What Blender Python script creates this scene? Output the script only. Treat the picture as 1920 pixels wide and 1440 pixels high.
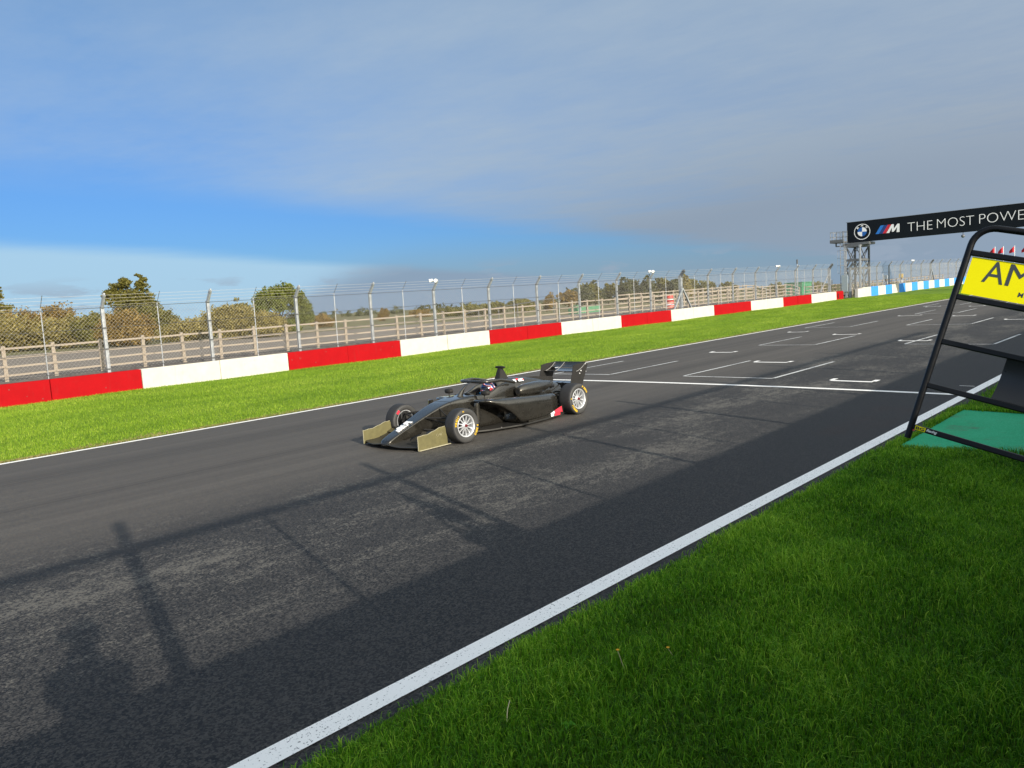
import bpy, bmesh, math, random
import numpy as np
from math import sin, cos, tan, pi, radians, atan2, sqrt
from mathutils import Vector, Matrix

random.seed(7)
rng = np.random.default_rng(7)
for o in list(bpy.data.objects):
    bpy.data.objects.remove(o, do_unlink=True)
SC = bpy.context.scene
COL = SC.collection

# ------------------------------------------------------------------ camera
cam_d = bpy.data.cameras.new('camera')
cam = bpy.data.objects.new('camera', cam_d)
COL.objects.link(cam)
CR = Vector((0.68667333, -0.7245998, -0.05860777))
CU = Vector((0.11521607, 0.02887516, 0.99292068))
CF = Vector((0.71777782, 0.6885647, -0.10331335))
cam.matrix_world = Matrix(((CR.x, CU.x, -CF.x, 0), (CR.y, CU.y, -CF.y, 0),
                           (CR.z, CU.z, -CF.z, 2.15), (0, 0, 0, 1)))
cam_d.sensor_width = 36.0
cam_d.lens = 1450 / 1920 * 36
cam_d.clip_start = 0.05
cam_d.clip_end = 12000
SC.camera = cam

# ------------------------------------------------------------------ light
SUN_EL = radians(19.2)
SHADOW_AZ = radians(75.3)                     # the way shadows fall, from +X towards +Y
to_sun = Vector((-cos(SHADOW_AZ) * cos(SUN_EL), -sin(SHADOW_AZ) * cos(SUN_EL), sin(SUN_EL)))
sun_d = bpy.data.lights.new('sun', 'SUN')
sun_d.energy = 5.0
sun_d.angle = radians(0.53)
sun_d.color = (1.0, 0.915, 0.79)
sun = bpy.data.objects.new('sun', sun_d)
COL.objects.link(sun)
sun.rotation_euler = to_sun.to_track_quat('Z', 'Y').to_euler()
sun.location = (-20, -60, 40)

SC.view_settings.view_transform = 'Standard'
SC.view_settings.look = 'None'
SC.view_settings.gamma = 1.0
SC.view_settings.exposure = 0.40
SC.view_settings.use_curve_mapping = False


# ------------------------------------------------------------------ node helpers
class NT:
    def __init__(s, tree):
        s.t = tree
        s.n = tree.nodes
        s.l = tree.links

    def add(s, typ, **kw):
        n = s.n.new(typ)
        for k, v in kw.items():
            setattr(n, k, v)
        return n

    def put(s, sock, v):
        if isinstance(v, bpy.types.NodeSocket):
            s.l.new(v, sock)
        elif v is not None:
            if hasattr(sock.default_value, '__len__') and not hasattr(v, '__len__'):
                sock.default_value = (v,) * len(sock.default_value)
            elif hasattr(sock.default_value, '__len__') and len(sock.default_value) == 4 and len(v) == 3:
                sock.default_value = (*v, 1)
            else:
                sock.default_value = v

    def math(s, op, a, b=None, c=None, clamp=False):
        n = s.add('ShaderNodeMath', operation=op, use_clamp=clamp)
        s.put(n.inputs[0], a)
        if b is not None:
            s.put(n.inputs[1], b)
        if c is not None:
            s.put(n.inputs[2], c)
        return n.outputs[0]

    def mul(s, a, b): return s.math('MULTIPLY', a, b)
    def plus(s, a, b): return s.math('ADD', a, b)
    def sub(s, a, b): return s.math('SUBTRACT', a, b)

    def step(s, x, lo, hi):                       # smoothstep lo..hi (falling if hi < lo)
        n = s.add('ShaderNodeMapRange', interpolation_type='SMOOTHSTEP')
        s.put(n.inputs[0], x)
        if lo <= hi:
            n.inputs[1].default_value, n.inputs[2].default_value = lo, hi
            n.inputs[3].default_value, n.inputs[4].default_value = 0, 1
        else:
            n.inputs[1].default_value, n.inputs[2].default_value = hi, lo
            n.inputs[3].default_value, n.inputs[4].default_value = 1, 0
        return n.outputs[0]

    def mix(s, f, a, b, blend='MIX'):
        n = s.add('ShaderNodeMix', data_type='RGBA', blend_type=blend)
        s.put(n.inputs[0], f)
        s.put(n.inputs[6], a)
        s.put(n.inputs[7], b)
        return n.outputs[2]

    def xyz(s, v):
        n = s.add('ShaderNodeSeparateXYZ')
        s.put(n.inputs[0], v)
        return n.outputs

    def vec(s, x, y, z):
        n = s.add('ShaderNodeCombineXYZ')
        s.put(n.inputs[0], x); s.put(n.inputs[1], y); s.put(n.inputs[2], z)
        return n.outputs[0]

    def noise(s, v, scale, detail=3.0, rough=0.55, out=0):
        n = s.add('ShaderNodeTexNoise')
        s.put(n.inputs['Vector'], v)
        n.inputs['Scale'].default_value = scale
        n.inputs['Detail'].default_value = detail
        n.inputs['Roughness'].default_value = rough
        return n.outputs[out]

    def voronoi(s, v, scale, out='Distance', feature='F1'):
        n = s.add('ShaderNodeTexVoronoi', feature=feature)
        s.put(n.inputs['Vector'], v)
        n.inputs['Scale'].default_value = scale
        return n.outputs[out]

    def scale(s, v, k):
        n = s.add('ShaderNodeVectorMath', operation='MULTIPLY')
        s.put(n.inputs[0], v)
        n.inputs[1].default_value = k
        return n.outputs[0]


# ------------------------------------------------------------------ world: blue sky behind a thin sheet of cloud
W = bpy.data.worlds.new('World')
SC.world = W
W.use_nodes = True
wt = NT(W.node_tree)
wt.n.clear()
sky = wt.add('ShaderNodeTexSky', sky_type='NISHITA')
sky.sun_disc = False
sky.sun_elevation = SUN_EL
sky.sun_rotation = atan2(to_sun.x, to_sun.y)
sky.air_density = 1.15
sky.dust_density = 0.35
sky.ozone_density = 2.0
tc = wt.add('ShaderNodeTexCoord').outputs['Generated']
dx, dy, dz = wt.xyz(tc)
zz = wt.math('MAXIMUM', dz, 0.012)
px_ = wt.math('DIVIDE', dx, zz)                   # where the ray meets a cloud layer of height 1
py_ = wt.math('DIVIDE', dy, zz)
pv = wt.vec(px_, py_, 0.0)
# the high sheet ends along a straight front; past it the blue gap; past that a far pale bank
wob = wt.mul(wt.sub(wt.noise(pv, 0.30, 4, 0.6), 0.5), 1.6)
FRONT = (-0.037, 0.179)          # front . p = 1
BANK = (-0.0547, 0.1134)         # bank . p = 1
fr = wt.plus(wt.mul(px_, FRONT[0]), wt.mul(py_, FRONT[1]))
frw = wt.plus(fr, wt.mul(wob, 0.22))
deck = wt.step(frw, 1.12, 0.72)
bk = wt.plus(wt.mul(px_, BANK[0]), wt.mul(py_, BANK[1]))
bank = wt.step(wt.plus(bk, wt.mul(wob, 0.10)), 0.90, 1.16)
streak = wt.noise(wt.scale(pv, (0.55, 0.28, 1)), 1.1, 5, 0.62)
streak2 = wt.noise(wt.scale(pv, (0.16, 0.30, 1)), 1.0, 3, 0.55)
wisp = wt.noise(wt.scale(pv, (1.6, 0.9, 1)), 2.2, 6, 0.68)
veil = wt.plus(wt.plus(wt.mul(wt.step(streak, 0.25, 0.75), 0.30), wt.mul(wt.step(streak2, 0.3, 0.7), 0.20)), wt.mul(wt.sub(wisp, 0.5), 0.42))
thick = wt.step(wt.sub(wt.mul(px_, 1.0), wt.mul(py_, 0.55)), -2.0, 7.5)     # the sheet thickens along the straight
cover = wt.mul(deck, wt.math('ADD', wt.mul(veil, 0.75), wt.plus(wt.mul(thick, 0.42), wt.plus(wt.mul(wt.step(thick, 0.02, 0.28), 0.30), 0.08)), clamp=True))
K = 10.0                                           # cloud colours are given for Background strength 0.1
thin_c = (0.40 * K, 0.495 * K, 0.585 * K)
thick_c = (0.240 * K, 0.296 * K, 0.372 * K)
cloud_c = wt.mix(thick, thin_c, thick_c)
tint = wt.mix(wt.step(dz, 0.06, 0.45), (0.26, 0.49, 0.97, 1), (0.52, 0.80, 1.05, 1))
blue = wt.mix(1.0, sky.outputs[0], tint, 'MULTIPLY')
# added fill: cloud boosted towards the sun, behind the camera, to lift the shade
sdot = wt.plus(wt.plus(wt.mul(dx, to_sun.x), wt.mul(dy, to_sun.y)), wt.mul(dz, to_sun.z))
sunward = wt.math('POWER', wt.math('MAXIMUM', wt.mul(wt.plus(sdot, 1.0), 0.5), 0.0), 3.6)
fill_glow = wt.vec(wt.plus(wt.mul(sunward, 7.2), 1.0), wt.plus(wt.mul(sunward, 5.5), 1.0), wt.plus(wt.mul(sunward, 3.7), 1.0))
c1 = wt.mix(wt.math('MINIMUM', cover, 0.94), blue, wt.mix(1.0, cloud_c, fill_glow, 'MULTIPLY'))
bank_c = wt.mix(wt.step(thick, 0.25, 0.8), (0.37 * K, 0.56 * K, 0.71 * K), (0.225 * K, 0.30 * K, 0.40 * K))
c2 = wt.mix(wt.mul(bank, 0.86), c1, bank_c)
# haze low over the ground
hz = wt.mul(wt.step(dz, 0.10, 0.0), wt.plus(wt.mul(wt.step(thick, 0.15, 0.55), 0.62), 0.22))
c2 = wt.mix(hz, c2, wt.mix(wt.step(thick, 0.15, 0.6), (0.31 * K, 0.47 * K, 0.66 * K), (0.235 * K, 0.315 * K, 0.42 * K)))
# small grey heaps of cloud low over the horizon
azn = wt.math('ARCTAN2', dy, dx)
heap_v = wt.vec(wt.mul(azn, 11.0), wt.mul(dz, 46.0), 3.7)
heap_n = wt.noise(heap_v, 1.0, 5, 0.58)
band = wt.mul(wt.step(dz, 0.006, 0.03), wt.step(dz, 0.062, 0.036))
heap = wt.mul(wt.step(heap_n, 0.53, 0.63), band)
c3 = wt.mix(wt.mul(heap, 0.62), c2, (0.285 * K, 0.35 * K, 0.44 * K))
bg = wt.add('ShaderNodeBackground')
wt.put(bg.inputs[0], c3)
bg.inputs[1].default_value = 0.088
wo = wt.add('ShaderNodeOutputWorld')
wt.l.new(bg.outputs[0], wo.inputs[0])


# ------------------------------------------------------------------ materials
def coords(nt):
    return nt.add('ShaderNodeTexCoord').outputs['Object']


def new_mat(name):
    m = bpy.data.materials.new(name)
    m.use_nodes = True
    nt = NT(m.node_tree)
    p = m.node_tree.nodes['Principled BSDF']
    return m, nt, p


def simple(name, col, rough=0.6, metal=0.0, var=0.12, vscale=6.0, bump=0.0, bscale=60.0, coat=0.0, spec=0.5):
    m, nt, p = new_mat(name)
    co = coords(nt)
    f = nt.noise(co, vscale, 4, 0.6)
    k = nt.plus(nt.mul(nt.sub(f, 0.5), 2 * var * 1.6), 1.0)
    c = nt.mix(1.0, (*col, 1), nt.vec(k, k, k), 'MULTIPLY')
    nt.put(p.inputs['Base Color'], c)
    r = nt.plus(nt.mul(nt.sub(nt.noise(co, vscale * 2.3, 3), 0.5), 0.25), rough)
    nt.put(p.inputs['Roughness'], r)
    p.inputs['Metallic'].default_value = metal
    p.inputs['Specular IOR Level'].default_value = spec
    p.inputs['Coat Weight'].default_value = coat
    p.inputs['Coat Roughness'].default_value = 0.12
    if bump:
        b = nt.add('ShaderNodeBump')
        b.inputs['Strength'].default_value = bump
        b.inputs['Distance'].default_value = 0.01
        nt.put(b.inputs['Height'], nt.noise(co, bscale, 4, 0.6))
        nt.l.new(b.outputs[0], p.inputs['Normal'])
    return m


def asphalt_mat():
    m, nt, p = new_mat('track_asphalt')
    co = coords(nt)
    x, y, z = nt.xyz(co)
    stones = nt.voronoi(co, 78.0, 'Color')
    sx = nt.xyz(stones)[0]
    fine = nt.noise(co, 210.0, 2, 0.6)
    g0 = nt.plus(nt.mul(sx, 0.95), nt.mul(fine, 0.45))
    grain = nt.mul(nt.mul(g0, g0), 0.95)                           # mostly dark with pale stones
    # worn patches where the bitumen film has gone pale, drawn out along the track
    flat = nt.vec(nt.mul(x, 0.45), y, 0.0)
    big = nt.noise(flat, 0.85, 4, 0.62)
    mid = nt.noise(nt.vec(nt.mul(x, 0.7), y, 0.0), 9.0, 4, 0.7)
    spk = nt.noise(nt.vec(nt.mul(x, 0.75), y, 0.0), 44.0, 3, 0.75)
    lane = nt.mul(nt.step(y, 4.2, 5.6), nt.step(y, 9.6, 7.4))
    wear = nt.plus(nt.plus(nt.mul(big, 0.80), nt.mul(mid, 0.62)), nt.mul(spk, 1.05))
    wear = nt.plus(wear, nt.mul(lane, 0.10))
    patch = nt.mul(nt.mul(nt.step(wear, 1.395, 1.45), lane), 0.95)
    # smooth racing line with streaks along the track
    smooth_side = nt.step(y, 7.0, 9.2)
    st = nt.noise(nt.vec(nt.mul(x, 0.035), nt.mul(y, 2.6), 0.0), 1.0, 4, 0.65)
    st2 = nt.noise(nt.vec(nt.mul(x, 0.02), nt.mul(y, 9.0), 5.0), 1.0, 3, 0.6)
    coarse_c = nt.mix(grain, (0.0025, 0.0025, 0.0025, 1), (0.058, 0.056, 0.0545, 1))
    smooth_c = nt.mix(nt.mul(nt.plus(grain, 0.35), 0.72), (0.046, 0.041, 0.036, 1), (0.100, 0.090, 0.078, 1))
    c = nt.mix(smooth_side, coarse_c, smooth_c)
    pale = nt.mix(nt.mul(grain, 0.8), (0.092, 0.086, 0.075, 1), (0.148, 0.138, 0.120, 1))
    c = nt.mix(patch, c, pale)
    k = nt.plus(nt.mul(nt.sub(st, 0.5), 0.75), nt.plus(nt.mul(nt.sub(st2, 0.5), 0.38), 1.0))
    kk = nt.plus(nt.mul(nt.sub(k, 1.0), nt.plus(nt.mul(smooth_side, 0.75), 0.25)), 1.0)
    # rubber laid where the cars run
    rub = nt.mul(nt.step(nt.math('ABSOLUTE', nt.sub(y, 12.6)), 0.75, 0.1), nt.step(st2, 0.35, 0.6))
    rub2 = nt.mul(nt.step(nt.math('ABSOLUTE', nt.sub(y, 10.5)), 0.45, 0.05), nt.step(st2, 0.42, 0.62))
    kk = nt.mul(kk, nt.sub(1.0, nt.mul(nt.math('MAXIMUM', rub, rub2), 0.30)))
    c = nt.mix(1.0, c, nt.vec(kk, kk, kk), 'MULTIPLY')
    # a patched repair by the pit side
    rep = nt.mul(nt.step(nt.math('ABSOLUTE', nt.sub(x, 11.6)), 1.5, 1.1), nt.step(nt.math('ABSOLUTE', nt.sub(y, 3.95)), 0.42, 0.25))
    c = nt.mix(nt.mul(rep, nt.step(nt.noise(flat, 3.0, 4), 0.35, 0.62)), c, (0.035, 0.029, 0.027, 1))
    nt.put(p.inputs['Base Color'], c)
    nt.put(p.inputs['Roughness'], nt.plus(nt.mul(grain, 0.2), 0.66))
    p.inputs['Specular IOR Level'].default_value = 0.35
    b = nt.add('ShaderNodeBump')
    b.inputs['Distance'].default_value = 0.008
    nt.put(b.inputs['Strength'], nt.plus(nt.mul(nt.sub(1.0, smooth_side), 0.35), 0.2))
    nt.put(b.inputs['Height'], grain)
    nt.l.new(b.outputs[0], p.inputs['Normal'])
    return m


def line_mat(name='line_paint', holes=0.43, col=(0.86, 0.87, 0.87), wear=0.0):
    m, nt, p = new_mat(name)
    co = coords(nt)
    n1 = nt.noise(co, 60.0, 3, 0.75)
    n2 = nt.noise(co, 1.6, 3, 0.6)
    v = nt.plus(n1, nt.mul(nt.sub(n2, 0.5), 0.10 + wear))
    f = nt.step(v, holes - 0.06, holes + 0.02)
    dirt = nt.mix(nt.mul(nt.noise(co, 4.0, 4), 0.2), (*col, 1), (col[0] * 0.72, col[1] * 0.70, col[2] * 0.64, 1))
    c = nt.mix(f, (0.07, 0.072, 0.08, 1), dirt)
    nt.put(p.inputs['Base Color'], c)
    p.inputs['Roughness'].default_value = 0.7
    b = nt.add('ShaderNodeBump')
    b.inputs['Strength'].default_value = 0.4
    b.inputs['Distance'].default_value = 0.004
    nt.put(b.inputs['Height'], n1)
    nt.l.new(b.outputs[0], p.inputs['Normal'])
    return m


def turf_mat(name, dark, light, sc):
    m, nt, p = new_mat(name)
    co = coords(nt)
    n1 = nt.noise(co, sc, 5, 0.7)
    n2 = nt.noise(co, 0.55, 4, 0.6)
    n3 = nt.noise(co, 2.6, 4, 0.65)
    f = nt.plus(nt.plus(nt.mul(nt.sub(n1, 0.5), 1.7), nt.mul(nt.sub(n3, 0.5), 0.9)), nt.plus(nt.mul(nt.sub(n2, 0.5), 1.2), 0.5))
    n = nt.math('MULTIPLY', f, 1.0, clamp=True)
    nt.put(p.inputs['Base Color'], nt.mix(n, (*dark, 1), (*light, 1)))
    p.inputs['Roughness'].default_value = 0.9
    p.inputs['Specular IOR Level'].default_value = 0.15
    b = nt.add('ShaderNodeBump')
    b.inputs['Strength'].default_value = 0.8
    b.inputs['Distance'].default_value = 0.05
    nt.put(b.inputs['Height'], n1)
    nt.l.new(b.outputs[0], p.inputs['Normal'])
    return m


def leaf_mat(name, c0, c1, c2, trans=0.25, attr='tint', patch=0.0):
    """blade or leaf colour picked by the per-leaf value stored in the mesh"""
    m, nt, p = new_mat(name)
    a = nt.add('ShaderNodeAttribute', attribute_name=attr).outputs['Fac']
    if patch:
        co = coords(nt)
        a = nt.math('ADD', a, nt.mul(nt.sub(nt.noise(co, 0.8, 4, 0.6), 0.5), patch), clamp=True)
    r = nt.add('ShaderNodeValToRGB')
    r.color_ramp.elements[0].color = (*c0, 1)
    r.color_ramp.elements[1].color = (*c2, 1)
    e = r.color_ramp.elements.new(0.5)
    e.color = (*c1, 1)
    nt.put(r.inputs[0], a)
    nt.put(p.inputs['Base Color'], r.outputs[0])
    p.inputs['Roughness'].default_value = 0.62
    p.inputs['Specular IOR Level'].default_value = 0.25
    if trans:
        out = m.node_tree.nodes['Material Output']
        tr = nt.add('ShaderNodeBsdfTranslucent')
        nt.put(tr.inputs[0], nt.mix(1.0, r.outputs[0], (1.0, 1.0, 0.6, 1), 'MULTIPLY'))
        ms = nt.add('ShaderNodeMixShader')
        ms.inputs[0].default_value = trans
        nt.l.new(p.outputs[0], ms.inputs[1])
        nt.l.new(tr.outputs[0], ms.inputs[2])
        nt.l.new(ms.outputs[0], out.inputs[0])
    return m


def concrete_paint(name, col, chip=(0.34, 0.32, 0.29), amount=0.10):
    m, nt, p = new_mat(name)
    co = coords(nt)
    x, y, z = nt.xyz(co)
    n1 = nt.noise(co, 3.0, 5, 0.65)
    n2 = nt.noise(co, 17.0, 4, 0.7)
    sm = nt.mul(nt.sub(n1, 0.5), 0.35)
    k = nt.plus(sm, 1.0)
    c = nt.mix(1.0, (*col, 1), nt.vec(k, k, k), 'MULTIPLY')
    spots = nt.math('MAXIMUM', nt.step(nt.voronoi(co, 3.1), 0.085, 0.05), nt.mul(nt.step(nt.voronoi(co, 1.3), 0.11, 0.02), nt.step(n2, 0.45, 0.6)))
    chips = nt.math('MAXIMUM', nt.step(n2, 0.70 - amount * 0.2, 0.78), spots)
    c = nt.mix(nt.mul(chips, 0.75), c, (*chip, 1))
    scr = nt.noise(nt.vec(nt.mul(x, 1.3), y, nt.mul(z, 38.0)), 1.0, 4, 0.7)
    c = nt.mix(nt.mul(nt.step(scr, 0.66, 0.76), 0.30), c, (*chip, 1))
    streaks = nt.noise(nt.vec(nt.mul(x, 9.0), y, nt.mul(z, 0.8)), 1.0, 4, 0.7)
    c = nt.mix(nt.mul(nt.step(streaks, 0.58, 0.75), 0.32), c, (col[0] * 0.5 + 0.04, col[1] * 0.5 + 0.035, col[2] * 0.45 + 0.03, 1))
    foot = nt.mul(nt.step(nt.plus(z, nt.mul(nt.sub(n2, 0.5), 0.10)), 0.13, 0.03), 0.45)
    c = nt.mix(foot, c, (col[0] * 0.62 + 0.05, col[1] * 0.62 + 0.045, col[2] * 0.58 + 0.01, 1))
    nt.put(p.inputs['Base Color'], c)
    p.inputs['Roughness'].default_value = 0.8
    p.inputs['Specular IOR Level'].default_value = 0.12
    b = nt.add('ShaderNodeBump')
    b.inputs['Strength'].default_value = 0.35
    b.inputs['Distance'].default_value = 0.012
    nt.put(b.inputs['Height'], n2)
    nt.l.new(b.outputs[0], p.inputs['Normal'])
    return m


def gravel_mat(name, a, b_, sc=40.0, big=0.7):
    m, nt, p = new_mat(name)
    co = coords(nt)
    v = nt.xyz(nt.voronoi(co, sc, 'Color'))[0]
    n = nt.noise(co, big, 5, 0.65)
    f = nt.math('ADD', nt.mul(v, 0.6), nt.mul(nt.sub(n, 0.3), 0.9), clamp=True)
    nt.put(p.inputs['Base Color'], nt.mix(f, (*a, 1), (*b_, 1)))
    p.inputs['Roughness'].default_value = 0.9
    p.inputs['Specular IOR Level'].default_value = 0.2
    b = nt.add('ShaderNodeBump')
    b.inputs['Strength'].default_value = 0.9
    b.inputs['Distance'].default_value = 0.03
    nt.put(b.inputs['Height'], v)
    nt.l.new(b.outputs[0], p.inputs['Normal'])
    return m


def wood_mat(name, a, b_):
    m, nt, p = new_mat(name)
    co = coords(nt)
    x, y, z = nt.xyz(co)
    n = nt.noise(nt.vec(nt.mul(x, 2.0), nt.mul(y, 14.0), nt.mul(z, 14.0)), 2.0, 5, 0.65)
    n2 = nt.noise(co, 1.1, 3, 0.6)
    f = nt.math('ADD', nt.mul(n, 0.7), nt.mul(n2, 0.4), clamp=True)
    nt.put(p.inputs['Base Color'], nt.mix(f, (*a, 1), (*b_, 1)))
    p.inputs['Roughness'].default_value = 0.85
    b = nt.add('ShaderNodeBump')
    b.inputs['Strength'].default_value = 0.5
    b.inputs['Distance'].default_value = 0.01
    nt.put(b.inputs['Height'], n)
    nt.l.new(b.outputs[0], p.inputs['Normal'])
    return m


def carbon_mat(name, base=(0.062, 0.057, 0.047), rough=0.27, coat=1.0, metal=0.75):
    m, nt, p = new_mat(name)
    co = coords(nt)
    n = nt.noise(co, 7.0, 5, 0.7)
    n2 = nt.noise(co, 90.0, 2, 0.6)
    k = nt.plus(nt.mul(nt.sub(n, 0.5), 0.9), nt.plus(nt.mul(nt.sub(n2, 0.5), 0.5), 1.0))
    nt.put(p.inputs['Base Color'], nt.mix(1.0, (*base, 1), nt.vec(k, k, k), 'MULTIPLY'))
    p.inputs['Metallic'].default_value = metal
    nt.put(p.inputs['Roughness'], nt.plus(nt.mul(n, 0.22), rough - 0.1))
    p.inputs['Coat Weight'].default_value = coat
    p.inputs['Coat Roughness'].default_value = 0.06
    p.inputs['Specular Tint'].default_value = (1.0, 0.93, 0.80, 1)
    return m


# ------------------------------------------------------------------ mesh builder
class MB:
    def __init__(s):
        s.v = []
        s.f = []
        s.mi = []
        s.cur = 0

    def add(s, verts, faces):
        o = len(s.v)
        s.v += [tuple(p) for p in verts]
        s.f += [tuple(i + o for i in f) for f in faces]
        s.mi += [s.cur] * len(faces)
        return s

    def box(s, c, d, rot=None):
        hx, hy, hz = d[0] / 2, d[1] / 2, d[2] / 2
        pts = [Vector((sx * hx, sy * hy, sz * hz)) for sz in (-1, 1) for sy in (-1, 1) for sx in (-1, 1)]
        if rot is not None:
            pts = [rot @ p for p in pts]
        pts = [p + Vector(c) for p in pts]
        return s.add(pts, [(0, 2, 3, 1), (4, 5, 7, 6), (0, 1, 5, 4), (2, 6, 7, 3), (0, 4, 6, 2), (1, 3, 7, 5)])

    def beam(s, a, b, w, h=None, up=(0, 0, 1)):
        h = w if h is None else h
        a, b = Vector(a), Vector(b)
        d = (b - a)
        L = d.length
        d.normalize()
        u = Vector(up)
        if abs(d.dot(u)) > 0.98:
            u = Vector((1, 0, 0))
        r = d.cross(u).normalized()
        u = r.cross(d).normalized()
        M = Matrix((d, r, u)).transposed()
        return s.box((a + b) / 2, (L, w, h), M)

    def tube(s, pts, r, n=8, cap=True, closed=False):
        pts = [Vector(p) for p in pts]
        rs = r if hasattr(r, '__len__') else [r] * len(pts)
        rings = []
        N = len(pts)
        prev = None
        for i, p in enumerate(pts):
            if closed:
                d = pts[(i + 1) % N] - pts[i - 1]
            else:
                d = pts[min(i + 1, N - 1)] - pts[max(i - 1, 0)]
            d.normalize()
            if prev is None:
                u = Vector((0, 0, 1)) if abs(d.z) < 0.9 else Vector((1, 0, 0))
            else:
                u = prev
            a = d.cross(u).normalized()
            b = a.cross(d).normalized()
            prev = b
            rings.append([p + (a * cos(2 * pi * k / n) + b * sin(2 * pi * k / n)) * rs[i] for k in range(n)])
        vs = [q for ring in rings for q in ring]
        fs = []
        for i in range(N if closed else N - 1):
            j = (i + 1) % N
            for k in range(n):
                k2 = (k + 1) % n
                fs.append((i * n + k, i * n + k2, j * n + k2, j * n + k))
        if cap and not closed:
            fs.append(tuple(range(n))[::-1])
            fs.append(tuple((N - 1) * n + k for k in range(n)))
        return s.add(vs, fs)

    def cyl(s, a, b, r, n=16, r2=None):
        return s.tube([a, b], [r, r if r2 is None else r2], n)

    def rings(s, rings, cap=True, closed_ring=True):
        n = len(rings[0])
        vs = [q for ring in rings for q in ring]
        fs = []
        for i in range(len(rings) - 1):
            for k in range(n if closed_ring else n - 1):
                k2 = (k + 1) % n
                fs.append((i * n + k, (i + 1) * n + k, (i + 1) * n + k2, i * n + k2))
        if cap and closed_ring:
            fs.append(tuple(range(n)))
            fs.append(tuple((len(rings) - 1) * n + k for k in range(n))[::-1])
        return s.add(vs, fs)

    def plate(s, poly, nrm, th):
        """flat polygon with thickness th along nrm"""
        nrm = Vector(nrm).normalized() * th
        a = [Vector(p) for p in poly]
        b = [p + nrm for p in a]
        n = len(a)
        fs = [tuple(range(n))[::-1], tuple(range(n, 2 * n))]
        fs += [(i, (i + 1) % n, n + (i + 1) % n, n + i) for i in range(n)]
        return s.add(a + b, fs)

    def lathe(s, prof, n=40, axis='Y', c=(0, 0, 0)):
        """profile of (offset along the axis, radius)"""
        rings = []
        for o, r in prof:
            ring = []
            for k in range(n):
                a = 2 * pi * k / n
                if axis == 'Y':
                    ring.append((c[0] + r * cos(a), c[1] + o, c[2] + r * sin(a)))
                elif axis == 'Z':
                    ring.append((c[0] + r * cos(a), c[1] + r * sin(a), c[2] + o))
                else:
                    ring.append((c[0] + o, c[1] + r * cos(a), c[2] + r * sin(a)))
            rings.append(ring)
        return s.rings(rings, cap=False)

    def mesh(s, name, mats, smooth=None):
        me = bpy.data.meshes.new(name)
        me.from_pydata(s.v, [], s.f)
        for m in (mats if isinstance(mats, (list, tuple)) else [mats]):
            me.materials.append(m)
        if any(s.mi):
            me.polygons.foreach_set('material_index', s.mi)
        bm = bmesh.new()
        bm.from_mesh(me)
        bmesh.ops.recalc_face_normals(bm, faces=bm.faces)
        bm.to_mesh(me)
        bm.free()
        if smooth is not None:
            me.polygons.foreach_set('use_smooth', [True] * len(me.polygons))
            me.set_sharp_from_angle(angle=radians(smooth))
        me.update()
        return me

    def build(s, name, mats, parent=None, smooth=None, bevel=0.0, loc=None):
        o = bpy.data.objects.new(name, s.mesh(name, mats, smooth))
        COL.objects.link(o)
        if parent is not None:
            o.parent = parent
        if loc is not None:
            o.location = loc
        if bevel:
            bv = o.modifiers.new('bevel', 'BEVEL')
            bv.width = bevel
            bv.segments = 2
            bv.limit_method = 'ANGLE'
            bv.angle_limit = radians(40)
        return o


def tri_mesh(name, V, T, mat_, tint=None):
    """big triangle soup straight from numpy arrays"""
    me = bpy.data.meshes.new(name)
    V = np.ascontiguousarray(V, dtype=np.float32)
    T = np.ascontiguousarray(T, dtype=np.int32)
    me.vertices.add(len(V))
    me.vertices.foreach_set('co', V.ravel())
    me.loops.add(T.size)
    me.loops.foreach_set('vertex_index', T.ravel())
    me.polygons.add(len(T))
    me.polygons.foreach_set('loop_start', np.arange(0, T.size, 3, dtype=np.int32))
    me.update(calc_edges=True)
    me.materials.append(mat_)
    if tint is not None:
        a = me.attributes.new('tint', 'FLOAT', 'POINT')
        a.data.foreach_set('value', np.ascontiguousarray(tint, dtype=np.float32))
    return me


def link(name, me, parent=None, loc=None):
    o = bpy.data.objects.new(name, me)
    COL.objects.link(o)
    if parent is not None:
        o.parent = parent
    if loc is not None:
        o.location = loc
    return o


def empty(name, loc=(0, 0, 0), rot=(0, 0, 0)):
    o = bpy.data.objects.new(name, None)
    o.empty_display_size = 0.2
    COL.objects.link(o)
    o.location = loc
    o.rotation_euler = rot
    return o


def tag(o, label=None, cat=None, group=None, kind=None):
    if label:
        o['label'] = label
    if cat:
        o['category'] = cat
    if group:
        o['group'] = group
    if kind:
        o['kind'] = kind
    return o


def text_mesh(txt, size, extrude=0.002, bold=0.0, shear=0.0, space=1.0, align='LEFT'):
    cu = bpy.data.curves.new('lettering', 'FONT')
    cu.body = txt
    cu.size = size
    cu.extrude = extrude
    cu.offset = bold
    cu.shear = shear
    cu.space_character = space
    cu.align_x = align
    cu.resolution_u = 4
    o = bpy.data.objects.new('lettering', cu)
    COL.objects.link(o)
    dg = bpy.context.evaluated_depsgraph_get()
    me = bpy.data.meshes.new_from_object(o.evaluated_get(dg))
    bpy.data.objects.remove(o, do_unlink=True)
    bpy.data.curves.remove(cu)
    return me


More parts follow.
